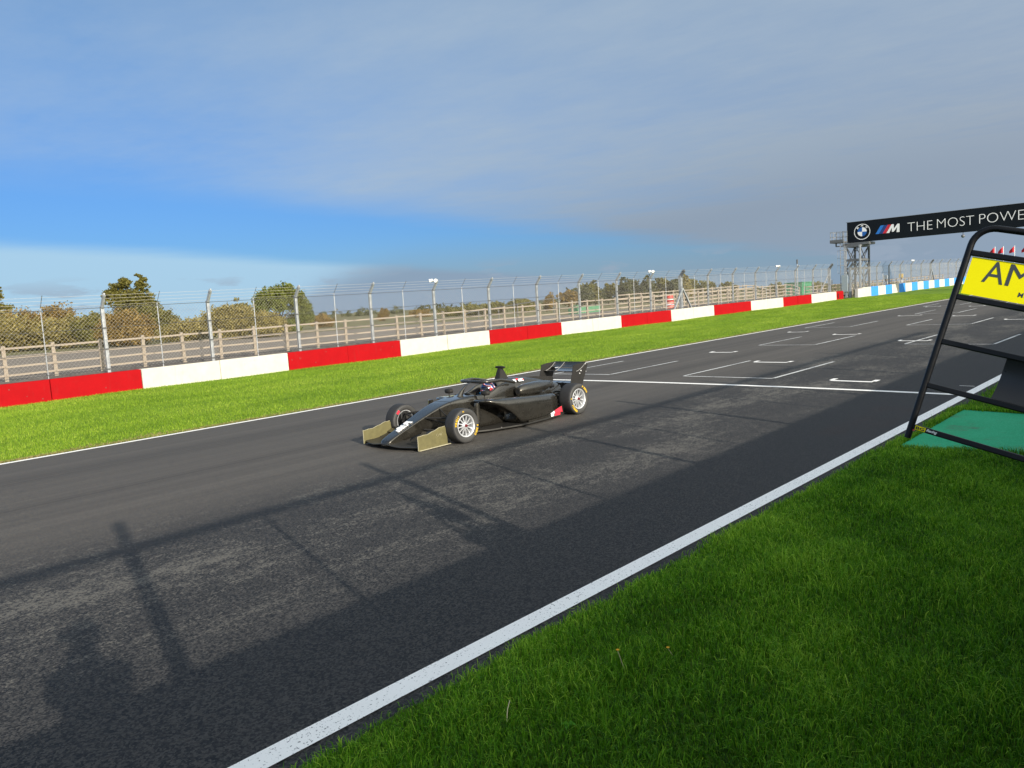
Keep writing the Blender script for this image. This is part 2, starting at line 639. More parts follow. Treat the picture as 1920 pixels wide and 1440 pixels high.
def text_obj(name, txt, size, M, mat_, parent=None, width=None, height=None, **kw):
    """lettering laid by matrix M; stretched to the given width/height when asked"""
    me = text_mesh(txt, size, **kw)
    n = len(me.vertices)
    a = np.empty(n * 3, np.float32)
    me.vertices.foreach_get('co', a)
    a = a.reshape(-1, 3)
    lo, hi = a.min(0), a.max(0)
    a[:, 0] -= lo[0]
    a[:, 1] -= lo[1]
    if width:
        a[:, 0] *= width / (hi[0] - lo[0])
    if height:
        a[:, 1] *= height / (hi[1] - lo[1])
    me.vertices.foreach_set('co', a.ravel())
    me.transform(M)
    me.materials.clear()
    me.materials.append(mat_)
    me.update()
    return link(name, me, parent)


def frame(origin, ex, ey):
    """matrix taking text x, y to world directions ex, ey"""
    ex, ey = Vector(ex).normalized(), Vector(ey).normalized()
    ez = ex.cross(ey).normalized()
    M = Matrix((ex, ey, ez)).transposed().to_4x4()
    M.translation = Vector(origin)
    return M


def smooth01(a, b, x):
    t = np.clip((np.asarray(x, float) - a) / (b - a), 0, 1)
    return t * t * (3 - 2 * t)


G = 0.01236                                     # the straight climbs to the right


def crown(y):
    t = (np.asarray(y, float) - 9.05) / 5.7
    return 0.045 * np.maximum(0, 1 - t * t)


def ZG(x, y):
    """height of the ground, m"""
    x = np.asarray(x, float)
    y = np.asarray(y, float)
    base = G * np.clip(x, -60, 150)
    far = smooth01(32, 75, y)
    bank = 0.56 * smooth01(25.25, 25.45, y) * (1 - smooth01(63, 67, x)) * (1 - smooth01(30, 60, y))
    return base * (1 - far) + far * 0.05 + bank + crown(y)


def zg(x, y):
    return float(ZG(x, y))


def sheet(name, xs, ys, mat_, dz=0.0, zfun=None, kind='structure'):
    xs, ys = np.asarray(xs, float), np.asarray(ys, float)
    X, Y = np.meshgrid(xs, ys, indexing='ij')
    Z = (ZG(X, Y) if zfun is None else zfun(X, Y)) + dz
    nx, ny = len(xs), len(ys)
    V = np.stack([X, Y, Z], -1).reshape(-1, 3)
    i, j = np.meshgrid(np.arange(nx - 1), np.arange(ny - 1), indexing='ij')
    a = (i * ny + j).ravel()
    q = np.stack([a, a + ny, a + ny + 1, a + 1], -1)
    T = np.concatenate([q[:, [0, 1, 2]], q[:, [0, 2, 3]]])
    o = link(name, tri_mesh(name, V, T, mat_))
    o['kind'] = kind
    return o


def wavy(x, seed=0.0):
    x = np.asarray(x, float)
    return (np.sin(x * 1.7 + seed) * 0.35 + np.sin(x * 4.3 + 1.3 + seed) * 0.3 + np.sin(x * 9.1 + 2.1 * seed) * 0.2
            + np.sin(x * 21.3 + 0.7 + seed) * 0.15)

# ================================================================== SETTING
M_ASPH = asphalt_mat()
M_LINE = line_mat('line_paint', 0.385, (0.96, 0.96, 0.945))
M_EDGE = line_mat('far_line_paint', 0.33, (0.92, 0.91, 0.88))
M_GRID = line_mat('worn_grid_paint', 0.45, (0.62, 0.63, 0.62), 0.25)
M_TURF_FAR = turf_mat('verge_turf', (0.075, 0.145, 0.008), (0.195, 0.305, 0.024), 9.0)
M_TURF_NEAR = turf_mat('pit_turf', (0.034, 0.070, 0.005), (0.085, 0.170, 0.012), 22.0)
M_FIELD = turf_mat('field_ground', (0.10, 0.105, 0.045), (0.20, 0.17, 0.085), 0.6)
M_GRAVEL = gravel_mat('grey_stone_bank', (0.060, 0.050, 0.042), (0.27, 0.235, 0.20), 14.0, 0.9)
M_APRON = gravel_mat('old_grey_tarmac', (0.15, 0.127, 0.103), (0.27, 0.232, 0.19), 9.0, 0.35)
M_GREEN = gravel_mat('green_painted_tarmac', (0.022, 0.34, 0.16), (0.055, 0.47, 0.25), 70.0, 1.2)
_nt = NT(M_GREEN.node_tree)
_p = M_GREEN.node_tree.nodes['Principled BSDF']
_base = _p.inputs['Base Color'].links[0].from_socket
_co = coords(_nt)
_x, _y, _z = _nt.xyz(_co)
_d = _nt.step(_nt.plus(_nt.noise(_co, 1.7, 5, 0.7), _nt.mul(_nt.step(_y, 2.2, 0.6), 0.16)), 0.52, 0.74)
_nt.put(_p.inputs['Base Color'], _nt.mix(_nt.mul(_d, 0.75), _base, (0.10, 0.19, 0.12, 1)))
M_GALV = simple('galvanised_steel', (0.36, 0.375, 0.39), 0.5, 0.4, 0.45, 7.0)
M_GALV_D = simple('weathered_steel', (0.16, 0.165, 0.17), 0.55, 0.5, 0.25, 7.0)
M_WIRE = simple('fence_wire', (0.50, 0.475, 0.42), 0.5, 0.0, 0.15, 1.2)
M_CABLE = simple('dark_cable', (0.10, 0.10, 0.10), 0.5, 0.5, 0.15, 5.0)
M_TIMBER = wood_mat('weathered_timber', (0.15, 0.122, 0.094), (0.40, 0.335, 0.26))
M_RED = concrete_paint('red_wall_paint', (0.305, 0.0025, 0.005), (0.20, 0.05, 0.045), 0.3)
M_WHITE = concrete_paint('white_wall_paint', (0.50, 0.475, 0.415))
M_BLUE = concrete_paint('blue_wall_paint', (0.045, 0.24, 0.66))
M_GREYW = concrete_paint('bare_concrete', (0.50, 0.46, 0.44), (0.5, 0.15, 0.1))
M_BLACK = simple('black_powder_coat', (0.012, 0.012, 0.013), 0.42, 0.0, 0.2, 12.0)
M_WHITEP = simple('white_plastic', (0.80, 0.80, 0.79), 0.4, 0.0, 0.05, 6.0)

# one big ground sheet to the horizon, a little below everything laid on it
gx = np.concatenate([[-5000, -2500, -1000, -400, -150], np.arange(-60, 160, 5.0), [200, 300, 500, 900, 1800, 3500, 6000]])
gy = np.concatenate([[-5000, -2000, -700, -250, -100, -40, -20, -8], np.arange(-4, 36, 1.0), np.arange(38, 96, 4.0),
                     [110, 140, 180, 240, 320, 450, 700, 1200, 2500, 5000, 7000]])
sheet('ground', gx, gy, M_FIELD, -0.09)

tx = np.concatenate([np.arange(-60, 0, 4.0), np.arange(0, 60, 1.0), np.arange(60, 261, 5.0)])
track = sheet('track', tx, np.concatenate([[2.75], np.arange(3.3, 14.9, 0.35), [14.95]]), M_ASPH, 0.0)


def strip(name, pts, w, mat_, dz=0.005, parent=track, n_per_m=2.0):
    """painted line lying on the track along pts"""
    mb = MB()
    for a, b in zip(pts[:-1], pts[1:]):
        a, b = Vector((*a, 0)), Vector((*b, 0))
        d = (b - a)
        L = d.length
        d.normalize()
        nrm = Vector((-d.y, d.x, 0)) * w / 2
        n = max(1, int(L * n_per_m))
        vs = []
        for i in range(n + 1):
            q = a + d * (L * i / n)
            for sgn in (-1, 1):
                r = q + nrm * sgn
                vs.append((r.x, r.y, zg(r.x, r.y) + dz))
        mb.add(vs, [(2 * i, 2 * i + 2, 2 * i + 3, 2 * i + 1) for i in range(n)])
    return mb.build(name, mat_, parent)


strip('edge_line', [(x, 3.40) for x in np.arange(-30, 171, 10.0)], 0.155, M_LINE, 0.006)
strip('edge_line', [(x, 14.63) for x in np.arange(-40, 201, 10.0)], 0.14, M_EDGE, 0.006)
strip('start_line', [(14.50, 3.50), (14.50, 14.56)], 0.145, M_EDGE, 0.005)


def grid_box(x0, ya, yb, L=3.35, w=0.075, base=True):
    """grid slot: a front bar and two side lines running back"""
    if base:
        strip('grid_slot_bar', [(x0, ya), (x0, yb)], w, M_GRID, 0.005)
    strip('grid_slot_line', [(x0 + 0.04, ya), (x0 + L, ya)], w, M_GRID, 0.0075)
    strip('grid_slot_line', [(x0 + 0.04, yb), (x0 + L, yb)], w, M_GRID, 0.0075)


def bracket(x0, ya, yb, w=0.12):
    """small square-ended position mark"""
    strip('grid_bracket', [(x0, ya), (x0, yb)], w, M_EDGE, 0.005)
    for y in (ya, yb):
        strip('grid_bracket_end', [(x0 + 0.06, y), (x0 + 0.30, y)], w * 0.8, M_EDGE, 0.0075)


for k in range(6):
    x = 15.66 + 16.2 * k
    grid_box(x, 7.32, 9.50)
    grid_box(x, 11.60, 13.45, 3.2)
    grid_box(x + 8.1, 4.92, 7.14, 3.3)
    grid_box(x + 8.0, 9.68, 11.52)
for x, a, b in [(18.72, 8.36, 9.26), (15.64, 5.28, 6.10), (21.35, 11.24, 12.0), (27.68, 9.84, 10.69), (24.85, 6.82, 7.64),
                (29.5, 12.44, 13.15), (38.65, 10.96, 11.9), (37.15, 8.43, 9.24), (45.7, 9.92, 10.6), (34.0, 5.9, 6.7),
                (47.2, 12.4, 13.1), (46.9, 7.9, 8.7), (55.0, 9.0, 9.8)]:
    bracket(x, a, b)
strip('painted_tick', [(15.58, 3.52), (15.58, 3.76)], 0.03, M_EDGE, 0.005)

# far verge, bank, apron
vx = np.concatenate([np.arange(-40, 0, 4.0), np.arange(0, 90, 0.5), np.arange(90, 201, 4.0)])
vy = np.concatenate([[14.72], np.arange(15.0, 25.21, 0.35), [25.3]])


def far_verge_z(X, Y):
    e = smooth01(14.72, 14.95, Y)
    return ZG(X, np.minimum(Y, 25.2)) + 0.012 + 0.022 * e + 0.02 * e * (np.sin(X * 0.9 + Y) + np.sin(X * 0.31 - 1.3 * Y)) * 0.5


far_verge = sheet('grass_verge', vx, vy, M_TURF_FAR, 0.0, far_verge_z)
bx = np.arange(-20, 69.1, 0.6)


def bank_z(X, Y):
    r = np.sin(X * 5.1 + Y * 3.7) * np.sin(X * 2.3 - Y * 6.1) * 0.035 + np.sin(X * 11.0 + Y * 9) * 0.015
    return ZG(X, Y) + 0.02 + r


sheet('stone_bank', bx, np.concatenate([[25.40], np.arange(25.5, 30.3, 0.4)]), M_GRAVEL, 0.0, bank_z)
sheet('apron', np.concatenate([np.arange(-60, 66, 6.0), [70, 78, 86]]), np.concatenate([[30.0, 31, 32, 34], np.arange(36, 86, 4.0)]), M_APRON, 0.012)

# near verge by the pit wall, with a ragged edge against the asphalt
nvx = np.concatenate([np.arange(-30, -1, 3.0), np.arange(-1, 22, 0.12), np.arange(22, 120, 3.0)])


def near_edge(x):
    return 3.20 + 0.050 * wavy(np.asarray(x) * 1.25, 0.4)


def in_green(x, y):
    """the green painted apron set in the near verge"""
    x, y = np.asarray(x, float), np.asarray(y, float)
    x0 = 9.95 + (3.0 - y) * -0.06
    x1 = 12.92 - (3.05 - y) * 0.17
    return (x > x0) & (x < x1) & (y < 3.06)


def near_verge():
    rows = [-0.25, 0.2, 0.6, 1.0, 1.4, 1.8, 2.2, 2.5, 2.75, 2.9]
    mb = MB()
    n = len(rows) + 1
    for x in nvx:
        e = float(near_edge(x))
        for y in rows:
            bump = 0.018 * sin(x * 1.7 + y * 2.3) + 0.012 * sin(x * 3.9 - y * 3.1)
            z = zg(x, y) + 0.03 + bump
            if bool(in_green(x, y)) or bool(in_green(x - 0.12, y)) or bool(in_green(x + 0.12, y)):
                z = zg(x, y) - 0.03
            mb.v.append((float(x), y, z))
        mb.v.append((float(x), e, zg(x, e) + 0.004 - (0.03 if 9.8 < x < 13.1 else 0)))
    for i in range(len(nvx) - 1):
        for j in range(n - 1):
            a = i * n + j
            mb.f.append((a, a + n, a + n + 1, a + 1))
            mb.mi.append(0)
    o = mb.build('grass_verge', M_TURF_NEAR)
    o['kind'] = 'structure'
    return o


near_verge()

# green painted apron with its crack
mb = MB()
gvx = np.linspace(0, 1, 28)
gvy = np.linspace(-0.25, 3.07, 30)
for u in gvx:
    for y in gvy:
        x0 = 9.95 + (3.0 - y) * -0.06
        x1 = 12.92 - (3.05 - y) * 0.17
        x = x0 + (x1 - x0) * u
        mb.v.append((x, y, zg(x, y) + 0.014))
for i in range(27):
    for j in range(29):
        a = i * 30 + j
        mb.f.append((a, a + 30, a + 31, a + 1))
        mb.mi.append(0)
green = mb.build('green_apron', M_GREEN)
green['kind'] = 'structure'
mb = MB()
pts = []
cx, cy = 12.1, 0.9
for i in range(34):
    pts.append((cx, cy))
    cx -= 0.045 + random.uniform(-0.03, 0.05)
    cy += 0.030 + random.uniform(-0.05, 0.05)
vs = []
for k, (a, b) in enumerate(pts):
    w = random.uniform(0.004, 0.012)
    vs += [(a - w * .6, b - w, zg(a, b) + 0.0175), (a + w * .6, b + w, zg(a, b) + 0.0175)]
mb.add(vs, [(2 * k, 2 * k + 1, 2 * k + 3, 2 * k + 2) for k in range(len(pts) - 1)])
mb.build('crack', simple('crack_dark', (0.03, 0.05, 0.035), 0.95), green)


# ------------------------------------------------------------------ grass blades
def blades(name, X, Y, Z, h, w, lean, tint, mat_, label, two=True):
    n = len(X)
    ang = rng.uniform(0, 2 * pi, n)
    fa = rng.uniform(0, 2 * pi, n)
    lx, ly = np.cos(ang) * lean * h, np.sin(ang) * lean * h
    wx, wy = np.cos(fa) * w / 2, np.sin(fa) * w / 2
    if two:
        P = np.empty((n, 5, 3), np.float32)
        P[:, 0] = np.stack([X - wx, Y - wy, Z - 0.01], -1)
        P[:, 1] = np.stack([X + wx, Y + wy, Z - 0.01], -1)
        mz = Z + h * 0.6
        P[:, 2] = np.stack([X + lx * 0.35 + wx * 0.8, Y + ly * 0.35 + wy * 0.8, mz], -1)
        P[:, 3] = np.stack([X + lx * 0.35 - wx * 0.8, Y + ly * 0.35 - wy * 0.8, mz], -1)
        P[:, 4] = np.stack([X + lx, Y + ly, Z + h * np.sqrt(np.maximum(0.08, 1 - 0.55 * lean ** 2))], -1)
        b = np.arange(n)[:, None] * 5
        T = np.concatenate([b + [[0, 1, 2]], b + [[0, 2, 3]], b + [[3, 2, 4]]])
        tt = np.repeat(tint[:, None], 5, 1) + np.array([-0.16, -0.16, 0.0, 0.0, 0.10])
    else:
        P = np.empty((n, 3, 3), np.float32)
        P[:, 0] = np.stack([X - wx, Y - wy, Z - 0.01], -1)
        P[:, 1] = np.stack([X + wx, Y + wy, Z - 0.01], -1)
        P[:, 2] = np.stack([X + lx, Y + ly, Z + h], -1)
        b = np.arange(n)[:, None] * 3
        T = b + [[0, 1, 2]]
        tt = np.repeat(tint[:, None], 3, 1)
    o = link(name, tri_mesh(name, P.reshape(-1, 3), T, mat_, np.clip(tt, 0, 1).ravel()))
    tag(o, label, 'grass', kind='stuff')
    return o


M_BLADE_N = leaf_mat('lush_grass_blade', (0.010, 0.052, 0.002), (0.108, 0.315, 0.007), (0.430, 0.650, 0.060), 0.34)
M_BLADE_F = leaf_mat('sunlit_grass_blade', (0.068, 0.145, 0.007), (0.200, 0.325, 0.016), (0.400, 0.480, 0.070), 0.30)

n = 330000
# denser close to the camera
u = rng.random(n)
X = 0.6 + 12.6 * u ** 1.35
Y = rng.uniform(-0.1, 3.32, n)
keep = (Y < near_edge(X) + 0.03 * rng.normal(size=n)) & ~in_green(X + 0.05 * rng.normal(size=n), Y)
keep &= ~((X < 2.4) & (Y < (2.4 - X) * 0.9))
X, Y = X[keep], Y[keep]
clump = np.sin(X * 2.9 + 1.7 * np.sin(Y * 2.1)) * np.sin(Y * 3.3 + 1.1 * np.sin(X * 1.3)) * 0.5 + 0.5
clump = clump * 0.6 + 0.4 * (np.sin(X * 7.3 + Y * 4.1) * np.sin(Y * 8.7 - X * 3.0) * 0.5 + 0.5)
edge = np.clip((near_edge(X) - Y) / 0.35, 0, 1)
hh = (0.028 + 0.075 * clump * rng.uniform(0.4, 1.25, len(X))) * (0.72 + 0.28 * edge)
ln = rng.uniform(0.2, 1.25, len(X))
long_ = rng.random(len(X)) < 0.03
hh = np.where(long_, hh * 1.7, hh)
patchy = np.sin(X * 1.3 + 2.0 * np.sin(Y * 0.9 + 0.5)) * np.sin(Y * 1.7 - X * 0.5)
tn = np.clip(0.44 + 0.12 * patchy + 0.26 * (clump - 0.5) + rng.normal(0, 0.21, len(X)) + 0.14 * (1 - edge), 0, 1)
ef = np.clip((near_edge(X) - Y) / 0.30, 0, 1)
Z = ZG(X, Y) + 0.004 + ef * (0.028 + 0.018 * np.sin(X * 1.7 + Y * 2.3) + 0.012 * np.sin(X * 3.9 - Y * 3.1))
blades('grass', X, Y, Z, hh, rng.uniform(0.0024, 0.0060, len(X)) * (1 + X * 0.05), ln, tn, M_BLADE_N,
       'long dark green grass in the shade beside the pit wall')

# grass past the green apron and further along the pit side
n = 40000
X = 12.6 + 30 * rng.random(n) ** 1.6
Y = rng.uniform(0.0, 3.3, n)
keep = (Y < near_edge(X) + 0.03 * rng.normal(size=n)) & ~in_green(X, Y)
X, Y = X[keep], Y[keep]
blades('grass', X, Y, ZG(X, Y) + 0.02, rng.uniform(0.03, 0.085, len(X)), rng.uniform(0.006, 0.012, len(X)),
       rng.uniform(0.2, 1.2, len(X)), np.clip(rng.normal(0.42, 0.2, len(X)), 0, 1), M_BLADE_N,
       'tuft of dark grass beyond the green painted apron', two=False)

n = 420000
X = 1.0 + 69 * rng.random(n) ** 1.5
Y = 14.70 + 10.5 * rng.random(n) ** 1.0
lim = 14.74 + 0.035 * wavy(X * 2.0, 2.0)
keep = Y > lim
X, Y = X[keep], Y[keep]
cl = np.sin(X * 1.1 + 1.7 * np.sin(Y * 1.3)) * np.sin(Y * 1.9 + np.sin(X * 0.7)) * 0.5 + 0.5
mow = 0.5 + 0.5 * np.sin(Y * 1.9)
blades('grass', X, Y, far_verge_z(X, Y), rng.uniform(0.022, 0.055, len(X)), rng.uniform(0.007, 0.015, len(X)),
       rng.uniform(0.1, 1.1, len(X)), np.clip(0.46 + 0.30 * (cl - 0.5) + 0.05 * (mow - 0.5) + rng.normal(0, 0.22, len(X)) + 0.10 * np.sin(X * 0.37 + 1.1 * np.sin(Y * 0.5)) * np.sin(Y * 0.8 + 0.6), 0, 1),
       M_BLADE_F, 'short sunlit green grass between the track and the painted wall', two=False)

n = 26000
X = 1.0 + 60 * rng.random(n) ** 1.5
Y = 14.72 + np.abs(rng.normal(0, 0.07, n)) * (0.5 + 0.8 * np.abs(np.sin(X * 0.9) * np.sin(X * 2.3 + 1)))
blades('grass', X, Y, far_verge_z(X, Y), rng.uniform(0.012, 0.04, n), rng.uniform(0.007, 0.014, n), rng.uniform(0.3, 1.3, n), np.clip(rng.normal(0.5, 0.25, n), 0, 1),
       leaf_mat('dry_fringe_blade', (0.09, 0.075, 0.03), (0.22, 0.18, 0.075), (0.40, 0.34, 0.16), 0.2), 'dry brown fringe of grass along the far white line', two=False)

# weeds, a dandelion and a bent straw in the near grass
M_STRAW = simple('dry_straw', (0.55, 0.47, 0.30), 0.8)
M_DANDY = simple('dandelion_yellow', (0.75, 0.42, 0.02), 0.7)
M_WEED = simple('broad_weed_leaf', (0.060, 0.20, 0.020), 0.8, spec=0.1)
mb = MB()
mb.tube([(2.55, 2.62, 0.085), (2.60, 2.66, 0.115), (2.66, 2.70, 0.125)], 0.0020, 5)
tag(mb.build('straw', M_STRAW), 'dry pale straw lying on the grass near the white edge line', 'straw')
for (x, y, hgt), lab in (((3.33, 2.50, 0.12), 'yellow dandelion on a bare stem in the near grass'),
                         ((3.62, 2.36, 0.06), 'small low orange flower beside the dandelion in the grass')):
    z0 = zg(x, y) + 0.03
    r = empty('dandelion', (x, y, z0))
    tag(r, lab, 'flower')
    MB().tube([(0.03, -0.02, 0), (0.012, -0.008, hgt * 0.6), (0, 0, hgt)], 0.002, 5).build('stem', M_STRAW, r)
    mb = MB()
    for i in range(14):
        a = 2 * pi * i / 14
        mb.plate([(0, 0, hgt), (0.008 * cos(a - .2), 0.008 * sin(a - .2), hgt + .006), (0.011 * cos(a), 0.011 * sin(a), hgt + .007),
                  (0.008 * cos(a + .2), 0.008 * sin(a + .2), hgt + .006)], (0, 0, 1), 0.002)
    mb.build('flower_head', M_DANDY, r)


def weed(x, y, n, size, lab):
    r = empty('weed', (x, y, zg(x, y) + 0.04))
    tag(r, lab, 'weed', 'broad leaved weeds in the near grass')
    for i in range(n):
        a = 2 * pi * i / n + random.uniform(-0.3, 0.3)
        L = size * random.uniform(0.7, 1.1)
        mb = MB()
        pr = [(0, 0.1), (0.35, 0.45), (0.65, 0.5), (0.9, 0.3), (1.0, 0.02)]
        vs = []
        for t, w in pr:
            zc = 0.035 * sin(t * 2.4) * (size / 0.06)
            cx_, cy_ = cos(a) * L * t, sin(a) * L * t
            wx_, wy_ = -sin(a) * w * L * 0.55, cos(a) * w * L * 0.55
            vs += [(cx_ - wx_, cy_ - wy_, zc + 0.006), (cx_, cy_, zc), (cx_ + wx_, cy_ + wy_, zc + 0.006)]
        fs = []
        for k in range(4):
            b = k * 3
            fs += [(b, b + 1, b + 4, b + 3), (b + 1, b + 2, b + 5, b + 4)]
        mb.add(vs, fs)
        mb.build('leaf', M_WEED, r)


weed(2.70, 2.35, 5, 0.042, 'broad leaved weed just behind the pale straw')
weed(4.15, 2.62, 6, 0.045, 'broad leaved weed midway along the shaded grass')


# ------------------------------------------------------------------ painted concrete wall
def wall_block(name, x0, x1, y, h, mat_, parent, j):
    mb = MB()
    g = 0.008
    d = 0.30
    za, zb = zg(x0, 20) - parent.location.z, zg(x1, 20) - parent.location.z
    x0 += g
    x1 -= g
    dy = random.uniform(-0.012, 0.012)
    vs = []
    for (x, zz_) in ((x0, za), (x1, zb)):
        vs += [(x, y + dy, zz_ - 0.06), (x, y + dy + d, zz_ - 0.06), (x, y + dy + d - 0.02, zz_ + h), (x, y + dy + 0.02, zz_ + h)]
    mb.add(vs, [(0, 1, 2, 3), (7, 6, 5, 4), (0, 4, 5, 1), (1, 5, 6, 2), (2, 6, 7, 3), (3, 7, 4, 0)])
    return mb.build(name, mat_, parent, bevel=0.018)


wall = empty('barrier_wall', (0, 0, 0))
tag(wall, 'low concrete wall of red and white painted blocks behind the grass verge', 'wall')
P = 2.573
x = 9.47 - 8 * P
i = 0
while x < 66.5:
    x1 = min(x + P, 67.6)
    seg = (i // 2) % 2                      # two blocks to a colour; block 6..7 is red
    col = M_RED if ((i + 2) // 2) % 2 == 0 else M_WHITE
    wall_block('wall_block', x, x1, 25.12, 0.66 + 0.0012 * max(0, x), col, wall, i)
    x = x1
    i += 1

wall2 = empty('barrier_wall', (0, 0, 0))
tag(wall2, 'low concrete wall of blue and white painted blocks beyond the sign gantry', 'wall')
xs_ = [69.83, 70.98, 73.1, 74.95, 76.95, 78.8, 80.8]
while xs_[-1] < 150:
    xs_.append(xs_[-1] + 1.93)
for k in range(len(xs_) - 1):
    m_ = M_GREYW if k == 0 else (M_WHITE if k % 2 == 1 else M_BLUE)
    wall_block('wall_block', xs_[k], xs_[k + 1], 24.72, 0.86 if k else 0.80, m_, wall2, k)

# stand-off scuff: a marker slot on the last red block
MB().box((66.35, 25.098, zg(66.35, 20) + 0.36), (0.10, 0.03, 0.40)).build('slot', M_BLACK, wall)


# ------------------------------------------------------------------ debris fence
def diamond_mesh(L, z0, z1, s=0.118, r=0.0021):
    """chain-link wires of one bay as thin three-sided bars, bay from x 0 to L"""
    mb = MB()
    H = z1 - z0
    for sgn in (1, -1):
        k = -H
        while k < L:
            a, b = (k, z0), (k + H, z1)
            if sgn < 0:
                a, b = (k, z1), (k + H, z0)
            # clip to 0..L
            (xa, za), (xb, zb) = a, b
            if xa < 0:
                t = (0 - xa) / (xb - xa)
                za = za + (zb - za) * t
                xa = 0
            if xb > L:
                t = (L - xa) / (xb - xa)
                zb = za + (zb - za) * t
                xb = L
            if xb - xa > 0.02:
                y = 0.004 * sgn
                mb.tube([(xa, y, za), (xb, y, zb)], r, 3, cap=False)
            k += s
    return mb.mesh('chain_link', M_WIRE)


BAY = 3.41
link_me = diamond_mesh(BAY - 0.02, 0.70, 2.70)


def fence_run(x0, n, y, label, thick=(), brace=(), skip_mesh=(), speaker=()):
    root = empty('debris_fence', (x0, y, zg(x0, 20)))
    tag(root, label, 'fence')
    sl = G * BAY

    def post_mesh(w, top):
        m = MB()
        m.box((0, 0, top / 2 - 0.1), (w, w * 0.55, top + 0.2))
        m.box((-w * 0.42, 0, top / 2 - 0.1), (w * 0.16, w, top + 0.2))
        m.box((w * 0.42, 0, top / 2 - 0.1), (w * 0.16, w, top + 0.2))
        return m.mesh('post', M_GALV)

    def arm_mesh(w):
        m = MB()
        m.beam((0, 0.0, 2.66), (0, -0.30, 3.05), w * 1.05, w * 0.75, (1, 0, 0))
        m.box((0, -0.31, 3.075), (w * 0.5, 0.05, 0.06))
        return m.mesh('arm', M_GALV)

    pm, am = post_mesh(0.095, 2.70), arm_mesh(0.095)
    pm2, am2 = post_mesh(0.19, 2.74), arm_mesh(0.17)
    am2.materials[0] = M_GALV_D
    sm = MB().cyl((0, 0, 0.45), (0, 0, 2.73), 0.016, 6).mesh('stay', M_GALV)
    st = MB().cyl((0, 0, 2.73), (0, -0.30, 3.10), 0.010, 5).mesh('stay_tip', M_GALV_D)
    clampm = MB()
    for z in (0.74, 1.37, 2.03, 2.66):
        clampm.box((0, -0.05, z), (0.125, 0.035, 0.035))
    clampm = clampm.mesh('clamp', M_CABLE)
    for i in range(n):
        dz = sl * i
        big = i in thick
        p = link('post', pm2 if big else pm, root, (i * BAY, 0, dz))
        link('arm', am2 if big else am, p)
        link('clamp', clampm, p)['kind'] = 'stuff'
        if i < n - 1:
            s_ = link('stay', sm, root, ((i + 0.5) * BAY, 0, dz + sl / 2))
            link('stay_tip', st, s_)
            if i not in skip_mesh:
                q = link('chain_link', link_me, root, (i * BAY + 0.01, -0.055, dz))
                q['kind'] = 'stuff'
                q.rotation_euler = (0, -math.atan(G), 0)
    for i in brace:
        for sgn in (-1, 1):
            MB().beam((i * BAY, -0.14, 1.95 + sl * i), (i * BAY + sgn * 1.05, -0.12, 0.62 + sl * i), 0.085).build('brace', M_GALV, root)
    L = (n - 1) * BAY
    for z, dy in ((2.66, -0.06), (2.03, -0.06), (1.37, -0.06), (0.74, -0.06)):
        MB().tube([(0, dy, z), (L, dy, z + G * L)], 0.008, 5).build('cable', M_CABLE, root)
    for t in (0.15, 0.42, 0.70, 0.97):
        MB().tube([(0, -0.30 * t, 2.68 + 0.37 * t), (L, -0.30 * t, 2.68 + 0.37 * t + G * L)], 0.0032, 4).build('top_wire', M_WIRE, root)
    return root


f1 = fence_run(8.82 - 5 * 3.41, 23, 26.0, 'tall chain-link debris fence on galvanised posts behind the red and white wall', thick=(15, 22), brace=(15,))
f2 = fence_run(70.45, 16, 25.62, 'tall chain-link debris fence behind the blue and white wall', thick=(0, 7), brace=(7,))
# slanting stay at the end of the first run
MB().beam((22 * BAY - 0.05, 0.05, 2.2 + G * 22 * BAY), (22 * BAY - 1.9, 0.1, 0.62 + G * 21.5 * BAY), 0.06).build('brace', M_GALV, f1)


def trackside_speaker(x, y, lab):
    z = zg(x, 20) + 3.02
    r = empty('trackside_speaker', (x - 0.03, y - 0.10, z))
    tag(r, lab, 'loudspeaker', 'white loudspeakers on the debris fence')
    for dx, dy, a in ((-0.17, -0.05, 2.5), (0.02, -0.12, 4.0)):
        d = Vector((cos(a), sin(a), -0.25)).normalized()
        c = Vector((dx, dy, 0.06))
        m = MB()
        m.tube([c - d * 0.08, c - d * 0.05, c + d * 0.02, c + d * 0.09], [0.035, 0.055, 0.06, 0.085], 12)
        m.build('horn', M_WHITEP, r, smooth=40)
    MB().beam((-0.16, -0.04, 0.0), (0.06, 0.0, 0.0), 0.03).build('bracket', M_GALV, r)


trackside_speaker(22.46, 26.0, 'pair of white loudspeakers on the debris fence post above the middle of the car')
trackside_speaker(39.5, 26.0, 'pair of white loudspeakers on the fence post left of the thick braced post')
trackside_speaker(56.6, 26.0, 'pair of white loudspeakers on the fence post left of the green cabinet')
trackside_speaker(87.5, 25.62, 'pair of white loudspeakers on the fence post beyond the gantry tower')


